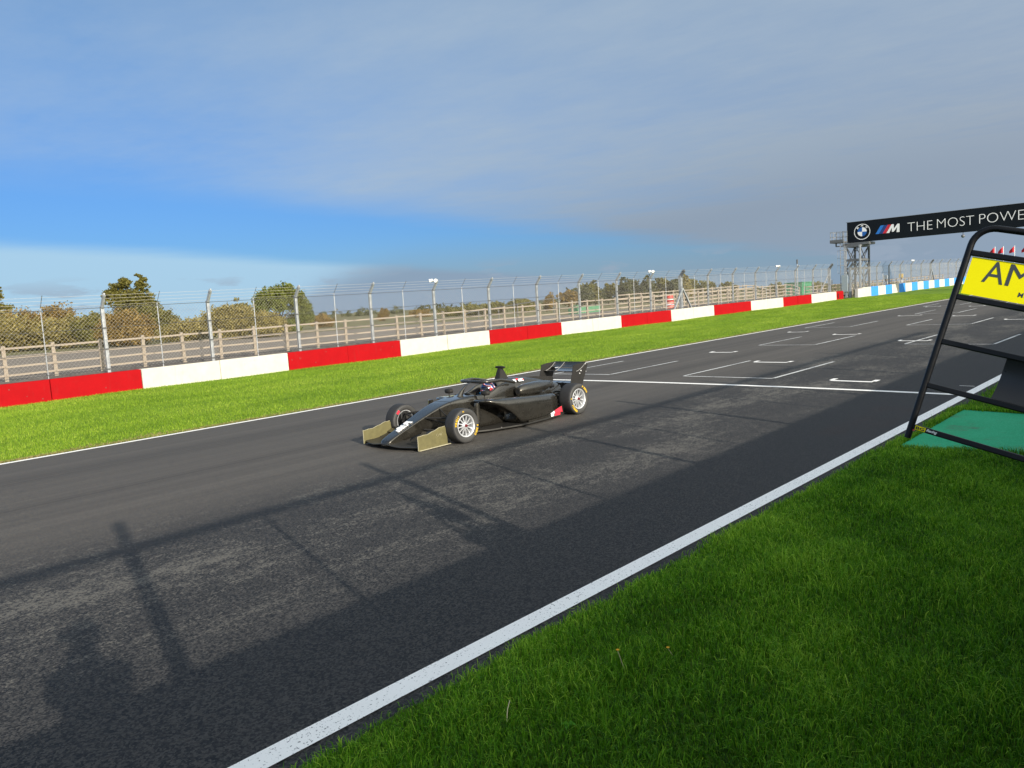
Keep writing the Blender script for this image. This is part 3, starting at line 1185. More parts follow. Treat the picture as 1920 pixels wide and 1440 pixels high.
# ------------------------------------------------------------------ timber post and rail fences
def rail_fence(x0, n, y0, y1, label, h=1.10, pitch=1.40, rails=(1.02, 0.74, 0.47, 0.20), jitter=0.02):
    root = empty('post_and_rail_fence', (0, 0, 0))
    tag(root, label, 'fence')
    pm = MB()
    pm.add([(-.055, -.045, -.3), (.055, -.045, -.3), (.055, .045, -.3), (-.055, .045, -.3),
            (-.052, -.045, h), (.052, -.045, h), (.052, .045, h + .012), (-.052, .045, h + .012)],
           [(0, 3, 2, 1), (4, 5, 6, 7), (0, 1, 5, 4), (1, 2, 6, 5), (2, 3, 7, 6), (3, 0, 4, 7)])
    pm = pm.mesh('post', M_TIMBER)
    pos = []
    for i in range(n):
        x = x0 + i * pitch
        y = y0 + (y1 - y0) * i / max(1, n - 1)
        z = zg(x, y)
        pos.append(Vector((x, y, z)))
        p = link('post', pm, root, (x, y, z + random.uniform(-jitter, jitter)))
        p.rotation_euler = (random.uniform(-.015, .015), random.uniform(-.02, .02), random.uniform(-.1, .1))
    rm = MB().box((0, 0, 0), (1, 0.035, 0.062)).mesh('rail', M_TIMBER)
    for i in range(0, n - 1):
        a, b = pos[i], pos[i + 1]
        for rz in rails:
            d = b - a
            r = link('rail', rm, root)
            r.location = (a + b) / 2 + Vector((0, -0.065, rz + random.uniform(-.012, .012)))
            r.scale = (d.length + 0.02, 1, 1)
            r.rotation_euler = (0, -math.asin(d.z / d.length) + random.uniform(-.008, .008), atan2(d.y, d.x))
    return root


rail_fence(2.3, 46, 28.0, 28.0, 'weathered timber post and rail fence close behind the debris fence')
rail_fence(44.3, 20, 31.9, 31.2, 'second timber post and rail fence set back behind the braced post', h=1.25, rails=(1.18, 0.88, 0.58, 0.28))
rail_fence(71.5, 30, 30.2, 29.0, 'timber post and rail fence behind the blue and white wall', h=1.25, rails=(1.18, 0.88, 0.58))


# ------------------------------------------------------------------ sign gantry
GX, GY0, GY1 = 76.0, 26.7, 28.0
GX2 = 78.4
gz0 = zg(77, 20)
tower = empty('sign_gantry', (GX, GY1, gz0))
tag(tower, 'grey steel lattice tower carrying the black overhead sign across the track', 'gantry')
tw = lambda x, y, z: (x - GX, y - GY1, z - gz0)
TT = 5.72
for (x, y) in ((GX, GY1), (GX2, GY1), (GX, GY0), (GX2, GY0)):
    MB().beam(tw(x, y, gz0 - 0.3), tw(x, y, TT), 0.16).build('leg', M_GALV_D if x > GX + 1 else M_GALV, tower)
for z in (4.35, 3.55, TT - 0.05):
    for a, b in (((GX, GY1), (GX, GY0)), ((GX2, GY1), (GX2, GY0)), ((GX, GY1), (GX2, GY1)), ((GX, GY0), (GX2, GY0))):
        MB().beam(tw(*a, z), tw(*b, z), 0.13, 0.20).build('crossbar', M_GALV_D, tower)
for za, zb in ((3.55, TT), (gz0 + 0.2, 3.55)):
    for a, b in (((GX, GY1), (GX, GY0)), ((GX2, GY1), (GX2, GY0)), ((GX, GY1), (GX2, GY1)), ((GX, GY0), (GX2, GY0))):
        MB().beam(tw(*a, za), tw(*b, zb), 0.06).build('brace', M_GALV_D, tower)
        MB().beam(tw(*a, zb), tw(*b, za), 0.06).build('brace', M_GALV_D, tower)
MB().box(tw(77.2, 27.2, 5.86), (1.7, 2.4, 0.24)).build('bearing_beam', M_GALV_D, tower)
# ladder with hoops, on the outer face
for y in (28.10, 28.45):
    MB().beam(tw(GX - 0.15, y, 1.6), tw(GX - 0.15, y, 7.05), 0.05).build('ladder_rail', M_GALV, tower)
rung = MB().beam((0, -.17, 0), (0, .17, 0), 0.03).mesh('rung', M_GALV)
z = 1.7
while z < 6.3:
    link('rung', rung, tower, tw(GX - 0.15, 28.275, z))
    z += 0.28
hoop_me = MB().tube([(-0.35 * sin(a), 0.42 * cos(a), 0) for a in np.linspace(0, pi, 9)], 0.018, 5).mesh('cage_hoop', M_GALV)
for z in (3.2, 3.9, 4.6, 5.3):
    link('cage_hoop', hoop_me, tower, tw(GX - 0.15, 28.28, z))
for a in (0.6, pi / 2, pi - 0.6):
    MB().tube([tw(GX - 0.15 - 0.35 * sin(a), 28.28 + 0.42 * cos(a), z) for z in (3.2, 5.3)], 0.014, 5).build('cage_bar', M_GALV, tower)
# access platform with handrails at sign level
plat = MB().box(tw(76.4, 28.72, 6.12), (1.5, 1.25, 0.12)).build('platform', M_GALV_D, tower)
MB().box(tw(75.66, 28.72, 6.25), (0.04, 1.25, 0.22)).build('kick_plate', M_GALV_D, plat)
for (x, y) in ((75.68, 29.3), (75.68, 28.7), (75.68, 28.12), (77.1, 29.3), (77.1, 28.7), (76.4, 29.3), (75.68, 27.75)):
    MB().beam(tw(x, y, 6.1), tw(x, y, 7.10), 0.045).build('handrail_post', M_GALV, plat)
for z in (6.62, 7.08):
    for a, b in (((75.68, 29.3), (75.68, 27.75)), ((75.68, 29.3), (77.1, 29.3)), ((77.1, 29.3), (77.1, 28.3))):
        MB().beam(tw(*a, z), tw(*b, z), 0.045).build('handrail', M_GALV, plat)
MB().beam(tw(76.3, 29.0, 5.75), tw(76.3, 27.9, 5.75), 0.10).beam(tw(76.3, 29.0, 5.75), tw(76.3, 29.0, 6.06), 0.10).build('platform_bracket', M_GALV_D, tower)
MB().box(tw(75.86, 28.08, 2.2), (0.12, 0.55, 1.6)).build('climb_guard', simple('grey_sheet_panel', (0.42, 0.47, 0.48), 0.5, 0.3), tower)

# the beam with its lettering
SX, SZ0, SZ1 = 76.72, 6.03, 7.92
sign = empty('overhead_sign', (SX, 14.0, SZ0))
tag(sign, 'long black overhead advertising sign with white lettering spanning the track', 'sign')
sg = lambda x, y, z: (x - SX, y - 14.0, z - SZ0)
M_SIGN = simple('black_sign_face', (0.007, 0.010, 0.014), 0.8, 0.0, 0.15, 0.6, spec=0.12)
M_INKW = simple('sign_white', (0.80, 0.80, 0.80), 0.5, 0.0, 0.03)
M_INKB = simple('sign_blue', (0.012, 0.10, 0.36), 0.5, 0.0, 0.03)
M_INKD = simple('sign_dark_blue', (0.012, 0.045, 0.19), 0.5, 0.0, 0.03)
M_INKL = simple('sign_mid_blue', (0.02, 0.17, 0.55), 0.5, 0.0, 0.03)
M_INKR = simple('sign_red', (0.55, 0.02, 0.035), 0.5, 0.0, 0.03)
pw = 3.1
y = 28.12
while y > -3.0:
    y2 = max(y - pw, -3.2)
    MB().box(sg(SX + 0.40, (y + y2) / 2, (SZ0 + SZ1) / 2), (0.80, abs(y - y2) - 0.012, SZ1 - SZ0)).build('sign_panel', M_SIGN, sign, bevel=0.01)
    y = y2
MB().box(sg(SX + 0.4, 12.45, SZ1 + 0.02), (0.86, 31.5, 0.03)).build('capping', M_GALV_D, sign)
FX = SX - 0.012                                  # face of the sign, looking down -X
ey = (0, 0, 1)
ex = (0, -1, 0)


def disc(name, yc, zc, r0, r1, mat_, x=FX, a0=0.0, a1=2 * pi, n=48):
    m = MB()
    vs, fs = [], []
    for k in range(n + 1):
        a = a0 + (a1 - a0) * k / n
        for r in (r0, r1):
            vs.append(sg(x, yc - r * cos(a), zc + r * sin(a)))
    for k in range(n):
        fs.append((2 * k, 2 * k + 1, 2 * k + 3, 2 * k + 2))
    m.add(vs, fs)
    return m.build(name, mat_, sign)


LY, LZ = 26.72, 6.94
disc('logo_ring', LY, LZ, 0.675, 0.735, M_INKW)
for k, m_ in enumerate((M_INKW, M_INKB, M_INKW, M_INKB)):
    disc('logo_quarter', LY, LZ, 0.0, 0.42, m_, FX, k * pi / 2, (k + 1) * pi / 2, 12)
for ch, a in (('B', 2.36), ('M', pi / 2), ('W', 0.78)):
    c = Vector((FX, LY - 0.47 * cos(a), LZ + 0.47 * sin(a)))
    up = Vector((0, -cos(a), sin(a)))
    rt = Vector((0, -sin(a), -cos(a)))
    wd = 0.19 if ch != 'W' else 0.23
    text_obj('logo_letter', ch, 0.2, frame(sg(*(c - rt * wd / 2)), rt, up), M_INKW, sign, width=wd, height=0.16, bold=0.006)


def slant(name, ya, yb, mat_, z0=6.585, z1=7.335, sh=0.46):
    m = MB()
    m.plate([sg(FX, ya, z0), sg(FX, yb, z0), sg(FX, yb - sh, z1), sg(FX, ya - sh, z1)], (-1, 0, 0), 0.004)
    return m.build(name, mat_, sign)


slant('logo_stripe', 25.52, 25.22, M_INKL)
slant('logo_stripe', 25.22, 24.88, M_INKD)
slant('logo_stripe', 24.88, 24.58, M_INKR)
# the slanted white M
z0, HM = 6.585, 0.75
mo_ = [(0, 0), (0, HM), (.32, HM), (.54, .34), (.84, HM), (1.14, HM), (1.14, 0), (.88, 0), (.88, .46), (.62, .07), (.45, .07), (.26, .46), (.26, 0)]
m = MB()
m.plate([sg(FX, 24.56 - xx - 0.46 * (zz_ / HM) * (1 - xx / 1.14), z0 + zz_) for xx, zz_ in mo_], (-1, 0, 0), 0.004)
m.build('logo_letter', M_INKW, sign)
text_obj('lettering', 'THE', 1, frame(sg(FX, 22.74, 6.54), ex, ey), M_INKW, sign, width=2.05, height=0.77, bold=-0.022, extrude=0.006)
text_obj('lettering', 'MOST', 1, frame(sg(FX, 20.31, 6.57), ex, ey), M_INKW, sign, width=2.88, height=0.79, bold=-0.022, extrude=0.006)
text_obj('lettering', 'POWERFUL', 1, frame(sg(FX, 17.03, 6.60), ex, ey), M_INKW, sign, width=6.0, height=0.80, bold=-0.022, extrude=0.006)
bc = empty('hanging_camera', sg(0, 0, 0))
bc.location = (SX + 0.1, 18.29, SZ0)
tag(bc, 'small round camera hanging under the overhead black sign', 'camera')
MB().cyl((0, 0, 0.0), (0, 0, -0.22), 0.03, 8).build('stem', M_GALV_D, bc)
MB().lathe([(-0.50, 0.01), (-0.46, 0.10), (-0.36, 0.155), (-0.26, 0.13), (-0.21, 0.05)], 14, 'Z').build('dome', M_GALV_D, bc, smooth=50)
# far leg of the gantry on the pit side
tower2 = empty('sign_gantry', (77.2, -2.6, zg(77, 0)))
tag(tower2, 'plain steel support under the pit side end of the overhead sign', 'gantry')
for dx in (-1.1, 1.1):
    for dy in (-0.5, 0.5):
        MB().beam((dx, dy, -0.2), (dx, dy, SZ0 - zg(77, 0) - 0.02), 0.2).build('leg', M_GALV_D, tower2)
for z in (1.6, 3.2, 4.7):
    for dx in (-1.1, 1.1):
        MB().beam((dx, -0.5, z), (dx, 0.5, z), 0.12).build('crossbar', M_GALV_D, tower2)

# ------------------------------------------------------------------ small things behind the fence
M_GRN = simple('green_cabinet_paint', (0.02, 0.19, 0.085), 0.5, 0.0, 0.25, 1.5)
cab = empty('green_cabinet', (72.2, 31.0, zg(72, 31)))
tag(cab, 'green metal cabinet behind the fence near the end of the red and white wall', 'cabinet')
MB().box((0, 0, 0.75), (2.2, 1.6, 1.7)).build('body', M_GRN, cab, bevel=0.02)
MB().box((0, 0, 1.64), (2.35, 1.75, 0.08)).build('roof', M_GRN, cab, bevel=0.01)
for dx in (-0.52, 0.52):
    d_ = MB().box((dx, -0.81, 0.78), (0.98, 0.03, 1.45)).build('door', M_GRN, cab, bevel=0.008)
    MB().box((dx * 0.15, -0.84, 0.8), (0.03, 0.04, 0.16)).build('handle', M_GALV_D, d_)
lowb = empty('grey_generator', (75.3, 30.7, zg(75, 30)))
tag(lowb, 'low dark grey generator box to the right of the green cabinet', 'generator')
MB().box((0, 0, 0.42), (1.7, 0.9, 0.9)).build('body', M_GALV_D, lowb, bevel=0.03)
MB().box((0, -0.46, 0.45), (1.1, 0.02, 0.4)).build('vent', M_BLACK, lowb)
shed = empty('green_tank', (57.5, 45.2, zg(57, 45)))
tag(shed, 'long low green tank beyond the timber fence left of the braced post', 'tank')
MB().box((0, 0, 0.28), (3.4, 1.2, 0.75)).build('body', simple('pale_green_tank', (0.06, 0.18, 0.09), 0.6), shed, bevel=0.06)
MB().box((-1.2, 0, 0.72), (0.4, 0.4, 0.1)).build('hatch', M_GRN, shed)

red = empty('red_marker_barrel', (47.05, 29.4, zg(47.05, 29.4)))
tag(red, 'red and white banded plastic barrel behind the braced fence post', 'barrel')
M_REDP = simple('red_plastic', (0.60, 0.035, 0.025), 0.5)
for k, (za, zb, mm_) in enumerate(((0, 0.24, M_REDP), (0.245, 0.34, M_WHITEP), (0.345, 0.62, M_REDP), (0.625, 0.70, M_WHITEP), (0.705, 0.92, M_REDP))):
    r0 = 0.34 - 0.10 * za
    MB().cyl((0, 0, za), (0, 0, zb), r0, 18, 0.34 - 0.10 * zb).build('band', mm_, red, smooth=40)

# signal mast behind the fence
sig = empty('signal_light', (62.7, 27.0, zg(62.7, 27)))
tag(sig, 'slim signal mast with a small dark lamp head above the green cabinet', 'signal')
MB().cyl((0, 0, 0), (0, 0, 2.65), 0.04, 8).build('mast', M_GALV, sig)
MB().box((0, 0, 2.85), (0.11, 0.10, 0.36)).build('lamp_head', M_GALV_D, sig, bevel=0.01)
sig2 = empty('marshal_sign', (76.4, 29.6, zg(76.4, 29.6)))
tag(sig2, 'small white notice board on a post inside the gantry tower gap', 'notice')
MB().cyl((0, 0, 0), (0, 0, 1.3), 0.04, 8).build('post', M_GALV_D, sig2)
MB().box((0, 0, 1.45), (0.05, 0.36, 0.5)).build('board', M_WHITEP, sig2, bevel=0.01)
for (x, y, c1, lab) in ((90.2, 27.4, simple('amber_panel', (0.75, 0.50, 0.10), 0.5), 'short marshal post with an amber panel behind the blue and white wall'),
                        (84.6, 27.2, M_WHITEP, 'short black and white marshal post behind the blue and white wall')):
    r = empty('marshal_post', (x, y, zg(x, 20)))
    tag(r, lab, 'marshal post')
    MB().box((0, 0, 0.85), (0.10, 0.10, 1.7)).build('post', M_BLACK, r)
    MB().box((-0.06, 0, 1.55), (0.10, 0.42, 0.42)).build('panel', c1, r, bevel=0.02)
    MB().box((-0.06, 0, 0.95), (0.08, 0.40, 0.30)).build('lower_panel', M_WHITEP, r, bevel=0.02)

# dark hooped hand rails far out on the field
hoop = empty('hooped_rail', (78.5, 42.0, zg(78, 42)))
tag(hoop, 'dark hooped pipe rail with short posts beyond the timber fences', 'rail')
MB().tube([(-4.6, 0, 0.9), (-4.2, 0, 1.25), (-3.4, 0, 1.5), (4.2, 0, 1.75), (4.8, 0, 1.7), (5.2, 0, 1.2)], 0.045, 6).build('pipe', M_CABLE, hoop)
for dx in (-3.2, -1.2, 0.8, 2.6, 4.2):
    MB().cyl((dx, 0, 0), (dx, 0, 1.78 + dx * 0.03), 0.05, 6).build('post', M_CABLE, hoop)
hoop2 = empty('hooped_rail', (67.0, 66.0, zg(67, 66)))
tag(hoop2, 'dark sloping pipe rail in front of the brown hedge at mid field', 'rail')
MB().tube([(-5.5, 0, 0.75), (-5.2, 0, 1.15), (-4.4, 0, 1.3), (12.0, 0, 2.5)], 0.06, 6).build('pipe', M_CABLE, hoop2)
for dx in (-3.2, 0.2, 3.6, 7.0, 10.5):
    MB().cyl((dx, 0, 0), (dx, 0, 1.42 + (dx + 3.2) * 0.07), 0.06, 6).build('post', M_CABLE, hoop2)

# red flags on white poles far up the straight
M_FLAG = simple('red_flag_cloth', (0.55, 0.02, 0.03), 0.8)
for k, (x, y) in enumerate(((177.6, 33.4), (176.2, 35.0), (175.2, 36.2), (178.9, 31.6))):
    z0 = zg(x, 20)
    r = empty('flag', (x, y, z0))
    tag(r, ['red flag on a white pole, second from the right in the row', 'red flag on a white pole, third from the right in the row',
            'red flag on a white pole, leftmost in the row', 'red flag on a white pole, rightmost in the row behind the pit board'][k],
        'flag', 'red flags up the straight')
    MB().cyl((0, 0, 0), (0, 0, 5.75), 0.06, 6).build('pole', M_WHITEP, r)
    vs = []
    for i in range(7):
        t = i / 6
        for zt, zb_ in ((5.6, 0),):
            vs += [(-0.05 - 0.1 * sin(t * 5), 0.06 + 0.85 * t, 5.6 - 0.85 * t ** 1.2), (-0.05 - 0.1 * sin(t * 5), 0.06 + 0.85 * t, 4.5 - 0.2 * t)]
    mb = MB()
    mb.add(vs, [(2 * i, 2 * i + 1, 2 * i + 3, 2 * i + 2) for i in range(6)])
    mb.build('cloth', M_FLAG, r)


# ------------------------------------------------------------------ trees and bushes
LEAF = {
    'olive': leaf_mat('olive_leaf', (0.048, 0.048, 0.010), (0.140, 0.130, 0.028), (0.260, 0.225, 0.058), 0.25),
    'brown': leaf_mat('autumn_leaf', (0.075, 0.048, 0.012), (0.200, 0.132, 0.034), (0.330, 0.220, 0.065), 0.25),
    'green': leaf_mat('green_leaf', (0.036, 0.048, 0.008), (0.120, 0.140, 0.022), (0.250, 0.250, 0.055), 0.25),
    'dark': leaf_mat('dark_evergreen_leaf', (0.024, 0.030, 0.012), (0.070, 0.076, 0.028), (0.140, 0.130, 0.052), 0.2),
    'straw': leaf_mat('yellow_bush_leaf', (0.085, 0.070, 0.018), (0.225, 0.185, 0.055), (0.380, 0.310, 0.110), 0.25),
}
M_BARK = wood_mat('grey_bark', (0.035, 0.030, 0.024), (0.10, 0.088, 0.07))


def crown_mesh(lobes, n, leaf, seed, mat_):
    """leaf-sized faces clustered in many small clumps through the crown's lobes"""
    r = np.random.default_rng(seed)
    vol = np.array([l[3] * l[4] * l[5] for l in lobes]) ** (2 / 3)
    vol /= vol.sum()
    ncl = max(30, n // 26)
    li = r.choice(len(lobes), ncl, p=vol)
    L = np.array(lobes)[li]
    d = r.normal(size=(ncl, 3))
    d /= np.linalg.norm(d, axis=1)[:, None]
    rad = r.uniform(0.10, 1.0, ncl) ** 0.45 * (1 + 0.10 * r.normal(size=ncl))
    C = L[:, :3] + d * rad[:, None] * L[:, 3:6]
    ct = r.normal(0.5, 0.12, ncl)
    ci = r.integers(0, ncl, n)
    size = leaf * r.uniform(0.6, 1.5, n)
    csz = L[ci][:, 3:6].mean(1)
    P = C[ci] + r.normal(size=(n, 3)) * (0.14 * csz)[:, None] * [1, 1, 0.8]
    P[:, 2] = np.maximum(P[:, 2], 0.05)
    a = r.normal(size=(n, 3))
    a /= np.linalg.norm(a, axis=1)[:, None]
    b = r.normal(size=(n, 3))
    b -= (b * a).sum(1)[:, None] * a
    b /= np.linalg.norm(b, axis=1)[:, None]
    Q = np.empty((n, 4, 3))
    Q[:, 0] = P - a * size[:, None]
    Q[:, 1] = P + b * size[:, None] * 0.6
    Q[:, 2] = P + a * size[:, None]
    Q[:, 3] = P - b * size[:, None] * 0.6
    k = np.arange(n)[:, None] * 4
    T = np.concatenate([k + [[0, 1, 2]], k + [[0, 2, 3]]])
    t = np.clip(np.repeat((ct[ci] + r.normal(0, 0.07, n))[:, None], 4, 1), 0, 1)
    return tri_mesh('crown', Q.reshape(-1, 3), T, mat_, t.ravel())


def tree(x, y, h, w, kind, label, seed, style='round', trunk=0.3, n=3500, leaf=0.16, z=None, group=None, name=None):
    r = random.Random(seed)
    z0 = zg(x, y) if z is None else z
    root = empty(name or ('bush' if style == 'bush' else 'tree'), (x, y, z0))
    tag(root, label, 'bush' if style == 'bush' else 'tree', group)
    lobes = []
    tips = []
    if style == 'bush':
        for i in range(9):
            a = r.uniform(0, 2 * pi)
            q = r.uniform(0, 0.33) * w
            hz = h * r.uniform(0.28, 0.62)
            rr = w * r.uniform(0.18, 0.30)
            lobes.append((q * cos(a) * 1.1, q * sin(a), hz, rr, rr, min(hz, (h - hz)) * r.uniform(0.75, 1.0)))
        lobes.append((0, 0, h * 0.55, w * 0.28, w * 0.28, h * 0.44))
        lobes.append((0, 0, h * 0.3, w * 0.42, w * 0.42, h * 0.29))
    elif style == 'pine':
        for i in range(7):
            t = i / 6
            rr = w * 0.5 * (1 - 0.75 * t) * r.uniform(0.85, 1.15)
            lobes.append((r.uniform(-.08, .08) * w, r.uniform(-.08, .08) * w, h * (0.22 + 0.72 * t), rr, rr, h * 0.12))
    elif style == 'ragged':
        for (a, b, c, d_) in ((-0.34, 0.0, 0.70, .15), (-0.20, 0.1, 0.80, .17), (-0.08, 0, .88, .13), (-0.18, -0.1, 0.60, .22), (0.02, 0.0, 0.66, .22), (0.20, 0.0, 0.80, .15), (0.22, 0, .90, .10),
                              (0.26, 0.05, 0.62, .20), (0.32, 0.0, 0.47, .22), (0.05, 0.0, 0.44, .28), (-0.14, 0.0, 0.40, .24), (0.19, 0, 0.97, .055), (0.13, 0, 0.99, .05), (0.27, 0, 0.94, .045),
                              (-0.46, 0, 0.72, .08), (-.42, 0, .60, .09), (0.12, 0, 0.28, .28), (0.38, 0, 0.36, .18)):
            lobes.append((a * w, b * w, c * h, d_ * w, d_ * w, d_ * w * 0.70))
    elif style == 'oak':
        for (a, b, c, d_) in ((0.02, 0, 0.86, .22), (-0.22, 0.05, 0.76, .22), (0.22, 0, 0.76, .20), (-0.36, 0, 0.58, .16), (0.38, 0, 0.55, .19), (0.42, 0, 0.36, .17),
                              (0.30, 0.1, 0.22, .18), (0.08, 0.15, 0.66, .16), (-0.12, -0.1, 0.62, .16), (-0.34, 0.1, 0.36, .15), (0.18, 0.0, 0.16, .17), (-0.2, 0.1, 0.14, .17), (0.12, 0, 0.92, .13)):
            lobes.append((a * w, b * w, c * h, d_ * w, d_ * w, d_ * w * 0.72))
    else:
        for i in range(10):
            a = r.uniform(0, 2 * pi)
            q = r.uniform(0.1, 0.34) * w
            hz = h * r.uniform(0.45, 0.84)
            rr = w * r.uniform(0.15, 0.26)
            lobes.append((q * cos(a), q * sin(a), hz, rr, rr, rr * 0.8))
        lobes.append((0, 0, h * 0.82, w * 0.22, w * 0.22, h * 0.17))
        lobes.append((0, 0, h * 0.35, w * 0.36, w * 0.36, h * 0.2))
    # trunk and limbs: limbs run out to the lobes
    mb = MB()
    th = h * (0.35 if style != 'bush' else 0.18)
    tr = trunk * 0.5
    lean = (r.uniform(-.06, .06) * h, r.uniform(-.06, .06) * h)
    base = [(0, 0, -0.2), (lean[0] * .3, lean[1] * .3, th * 0.5), (lean[0], lean[1], th)]
    mb.tube(base, [tr * 1.3, tr, tr * 0.85], 8)
    mb.build('trunk', M_BARK, root, smooth=60)
    for l in lobes[:10]:
        m_ = MB()
        mid = (l[0] * 0.45 + lean[0] * 0.5, l[1] * 0.45 + lean[1] * .5, (th + l[2]) * 0.52)
        m_.tube([(lean[0] * .8, lean[1] * .8, th * 0.85), mid, (l[0], l[1], l[2])], [tr * 0.6, tr * 0.36, tr * 0.12], 5)
        m_.build('limb', M_BARK, root)
    link('crown', crown_mesh(lobes, int(n * 3.2), leaf * 0.85, seed, LEAF[kind]), root)
    return root


TL = [  # x, y, height, width, kind, style, label, leaves, leaf size
    (26.3, 118.0, 8.6, 6.0, 'olive', 'ragged', 'ragged olive tree cut by the left edge of the photo', 3500, .15),
    (24.2, 104.6, 4.4, 9.5, 'straw', 'bush', 'broad yellow green bush at the far left behind the fence', 6500, .15),
    (31.8, 108.3, 5.6, 7.0, 'brown', 'bush', 'rounded brown bush left of the first galvanised post', 4200, .15),
    (27.9, 109.6, 5.2, 8.0, 'brown', 'bush', 'brown bush on the skyline at the far left, left of the rounded brown bush', 3800, .15),
    (32.8, 99.7, 3.9, 7.0, 'olive', 'bush', 'low olive bush directly behind the first galvanised post', 4200, .15),
    (29.4, 101.6, 3.7, 7.0, 'straw', 'bush', 'low yellow bush between the broad far left bush and the first galvanised post', 4000, .15),
    (32.9, 90.0, 3.9, 6.6, 'brown', 'bush', 'large orange brown bush right of the first galvanised post', 6000, .14),
    (41.3, 110.2, 9.0, 7.2, 'olive', 'ragged', 'tall ragged tree standing above the left hedge', 7500, .15),
    (41.9, 102.0, 4.1, 4.6, 'olive', 'bush', 'dark olive bush at the right foot of the tall ragged tree', 3600, .15),
    (40.2, 91.7, 2.7, 7.2, 'straw', 'bush', 'low yellow bush between the ragged tree and the olive thicket', 4200, .14),
    (41.1, 80.9, 3.9, 6.2, 'straw', 'bush', 'rounded olive yellow thicket left of the spreading oak', 6500, .13),
    (42.9, 83.5, 4.7, 2.6, 'olive', 'round', 'slim sapling poking above the olive yellow thicket', 900, .12),
    (42.9, 77.6, 2.9, 5.0, 'straw', 'bush', 'pale yellow bush at the left foot of the spreading oak', 4200, .13),
    (48.4, 83.7, 5.7, 7.0, 'green', 'oak', 'spreading green oak with sky showing through its limbs', 7500, .14),
    (72.7, 112.9, 2.2, 4.5, 'brown', 'bush', 'small brown bush just right of the spreading oak', 1500, .15),
    (104.3, 138.1, 2.7, 2.6, 'brown', 'bush', 'lone small round brown bush far out on the field', 900, .2),
    (129.5, 155.2, 2.1, 6.5, 'brown', 'bush', 'low brown bush left of the loudspeaker post', 1300, .22),
    (127.6, 142.7, 2.3, 6.0, 'olive', 'bush', 'low olive bush behind the loudspeaker post', 1300, .22),
    (124.3, 131.6, 2.5, 7.5, 'olive', 'bush', 'flat olive hedge bush right of the loudspeaker post', 1500, .22),
    (125.1, 123.6, 2.9, 8.0, 'olive', 'bush', 'olive hedge bush in the middle of the mid field row', 1600, .22),
    (125.6, 115.9, 3.3, 7.0, 'olive', 'bush', 'olive hedge bush at the right end of the mid field row', 1600, .22),
    (133.6, 114.9, 4.0, 3.6, 'brown', 'bush', 'upright brown bush left of the dark far wood', 1200, .22),
    (148.4, 121.4, 4.6, 5.5, 'brown', 'round', 'reddish brown tree at the left end of the far wood', 1600, .24),
]
for k, (x, y, h, w, kd, st_, lab, n_, lf) in enumerate(TL):
    tree(x, y, h, w, kd, lab, 100 + k, st_, 0.22 if st_ == 'bush' else 0.36, n_, lf)
FW = [(174.4, 137.9, 5.6, 8), (185.3, 141.4, 7.4, 8), (196.1, 144.5, 6.5, 8), (191, 135.4, 7.9, 6), (201.9, 138.5, 7.4, 8), (196.2, 130, 7.8, 7), (203.3, 129.8, 7.2, 7),
      (210.1, 129.9, 7.0, 7), (199.5, 119.2, 7.7, 5), (209.9, 122.7, 6.1, 7), (212.6, 119.8, 5.4, 8), (180.0, 139.0, 6.4, 8), (207, 134, 6.9, 8), (205.5, 126.0, 6.6, 7), (188.0, 132.0, 6.2, 7), (215.0, 114.0, 5.0, 8)]
ordw = ['first', 'second', 'third', 'fourth', 'fifth', 'sixth', 'seventh', 'eighth', 'ninth', 'tenth', 'eleventh', 'twelfth', 'thirteenth', 'fourteenth', 'fifteenth', 'sixteenth']
order = sorted(range(len(FW)), key=lambda i: FW[i][0] / FW[i][1])
rank = {i: k for k, i in enumerate(order)}
for i, (x, y, h, w) in enumerate(FW):
    st_ = 'pine' if i in (1, 3, 5, 8, 12) else 'round'
    tree(x, y, h, w, ['dark', 'dark', 'olive', 'dark', 'dark', 'dark', 'olive', 'dark', 'straw', 'olive', 'olive', 'olive', 'dark', 'dark', 'dark', 'olive'][i],
         '%s in the far dark wood, %s from its left end' % ('pointed conifer' if st_ == 'pine' else 'round topped tree', ordw[rank[i]]), 300 + i, st_, 0.4, 1700, .26, group='trees of the far wood')
for k, (x, y, h, w, lab) in enumerate(((241, 111.8, 4.0, 9, 'low olive bush on the skyline behind the right end of the timber fences'),
                                        (232, 100.0, 3.2, 9, 'low olive bush behind the green cabinet on the skyline'),
                                        (252, 101.0, 3.4, 10, 'flat olive bush behind the gantry gap on the skyline'))):
    tree(x, y, h, w, 'olive', lab, 500 + k, 'bush', 0.3, 1200, .26)
# far hedges that read as one mass along the horizon
hm = []
for k in range(70):
    t = k / 69
    x = 60 + 560 * t + random.uniform(-8, 8)
    y = 520 - 260 * t + random.uniform(-12, 12)
    hm.append((x, y, 1.2, 12, 8, random.uniform(1.6, 3.6)))
hed = link('far_hedge', crown_mesh(hm, 9000, 0.8, 77, LEAF['dark']))
tag(hed, 'thin dark line of far hedges along the horizon', 'hedge', kind='stuff')


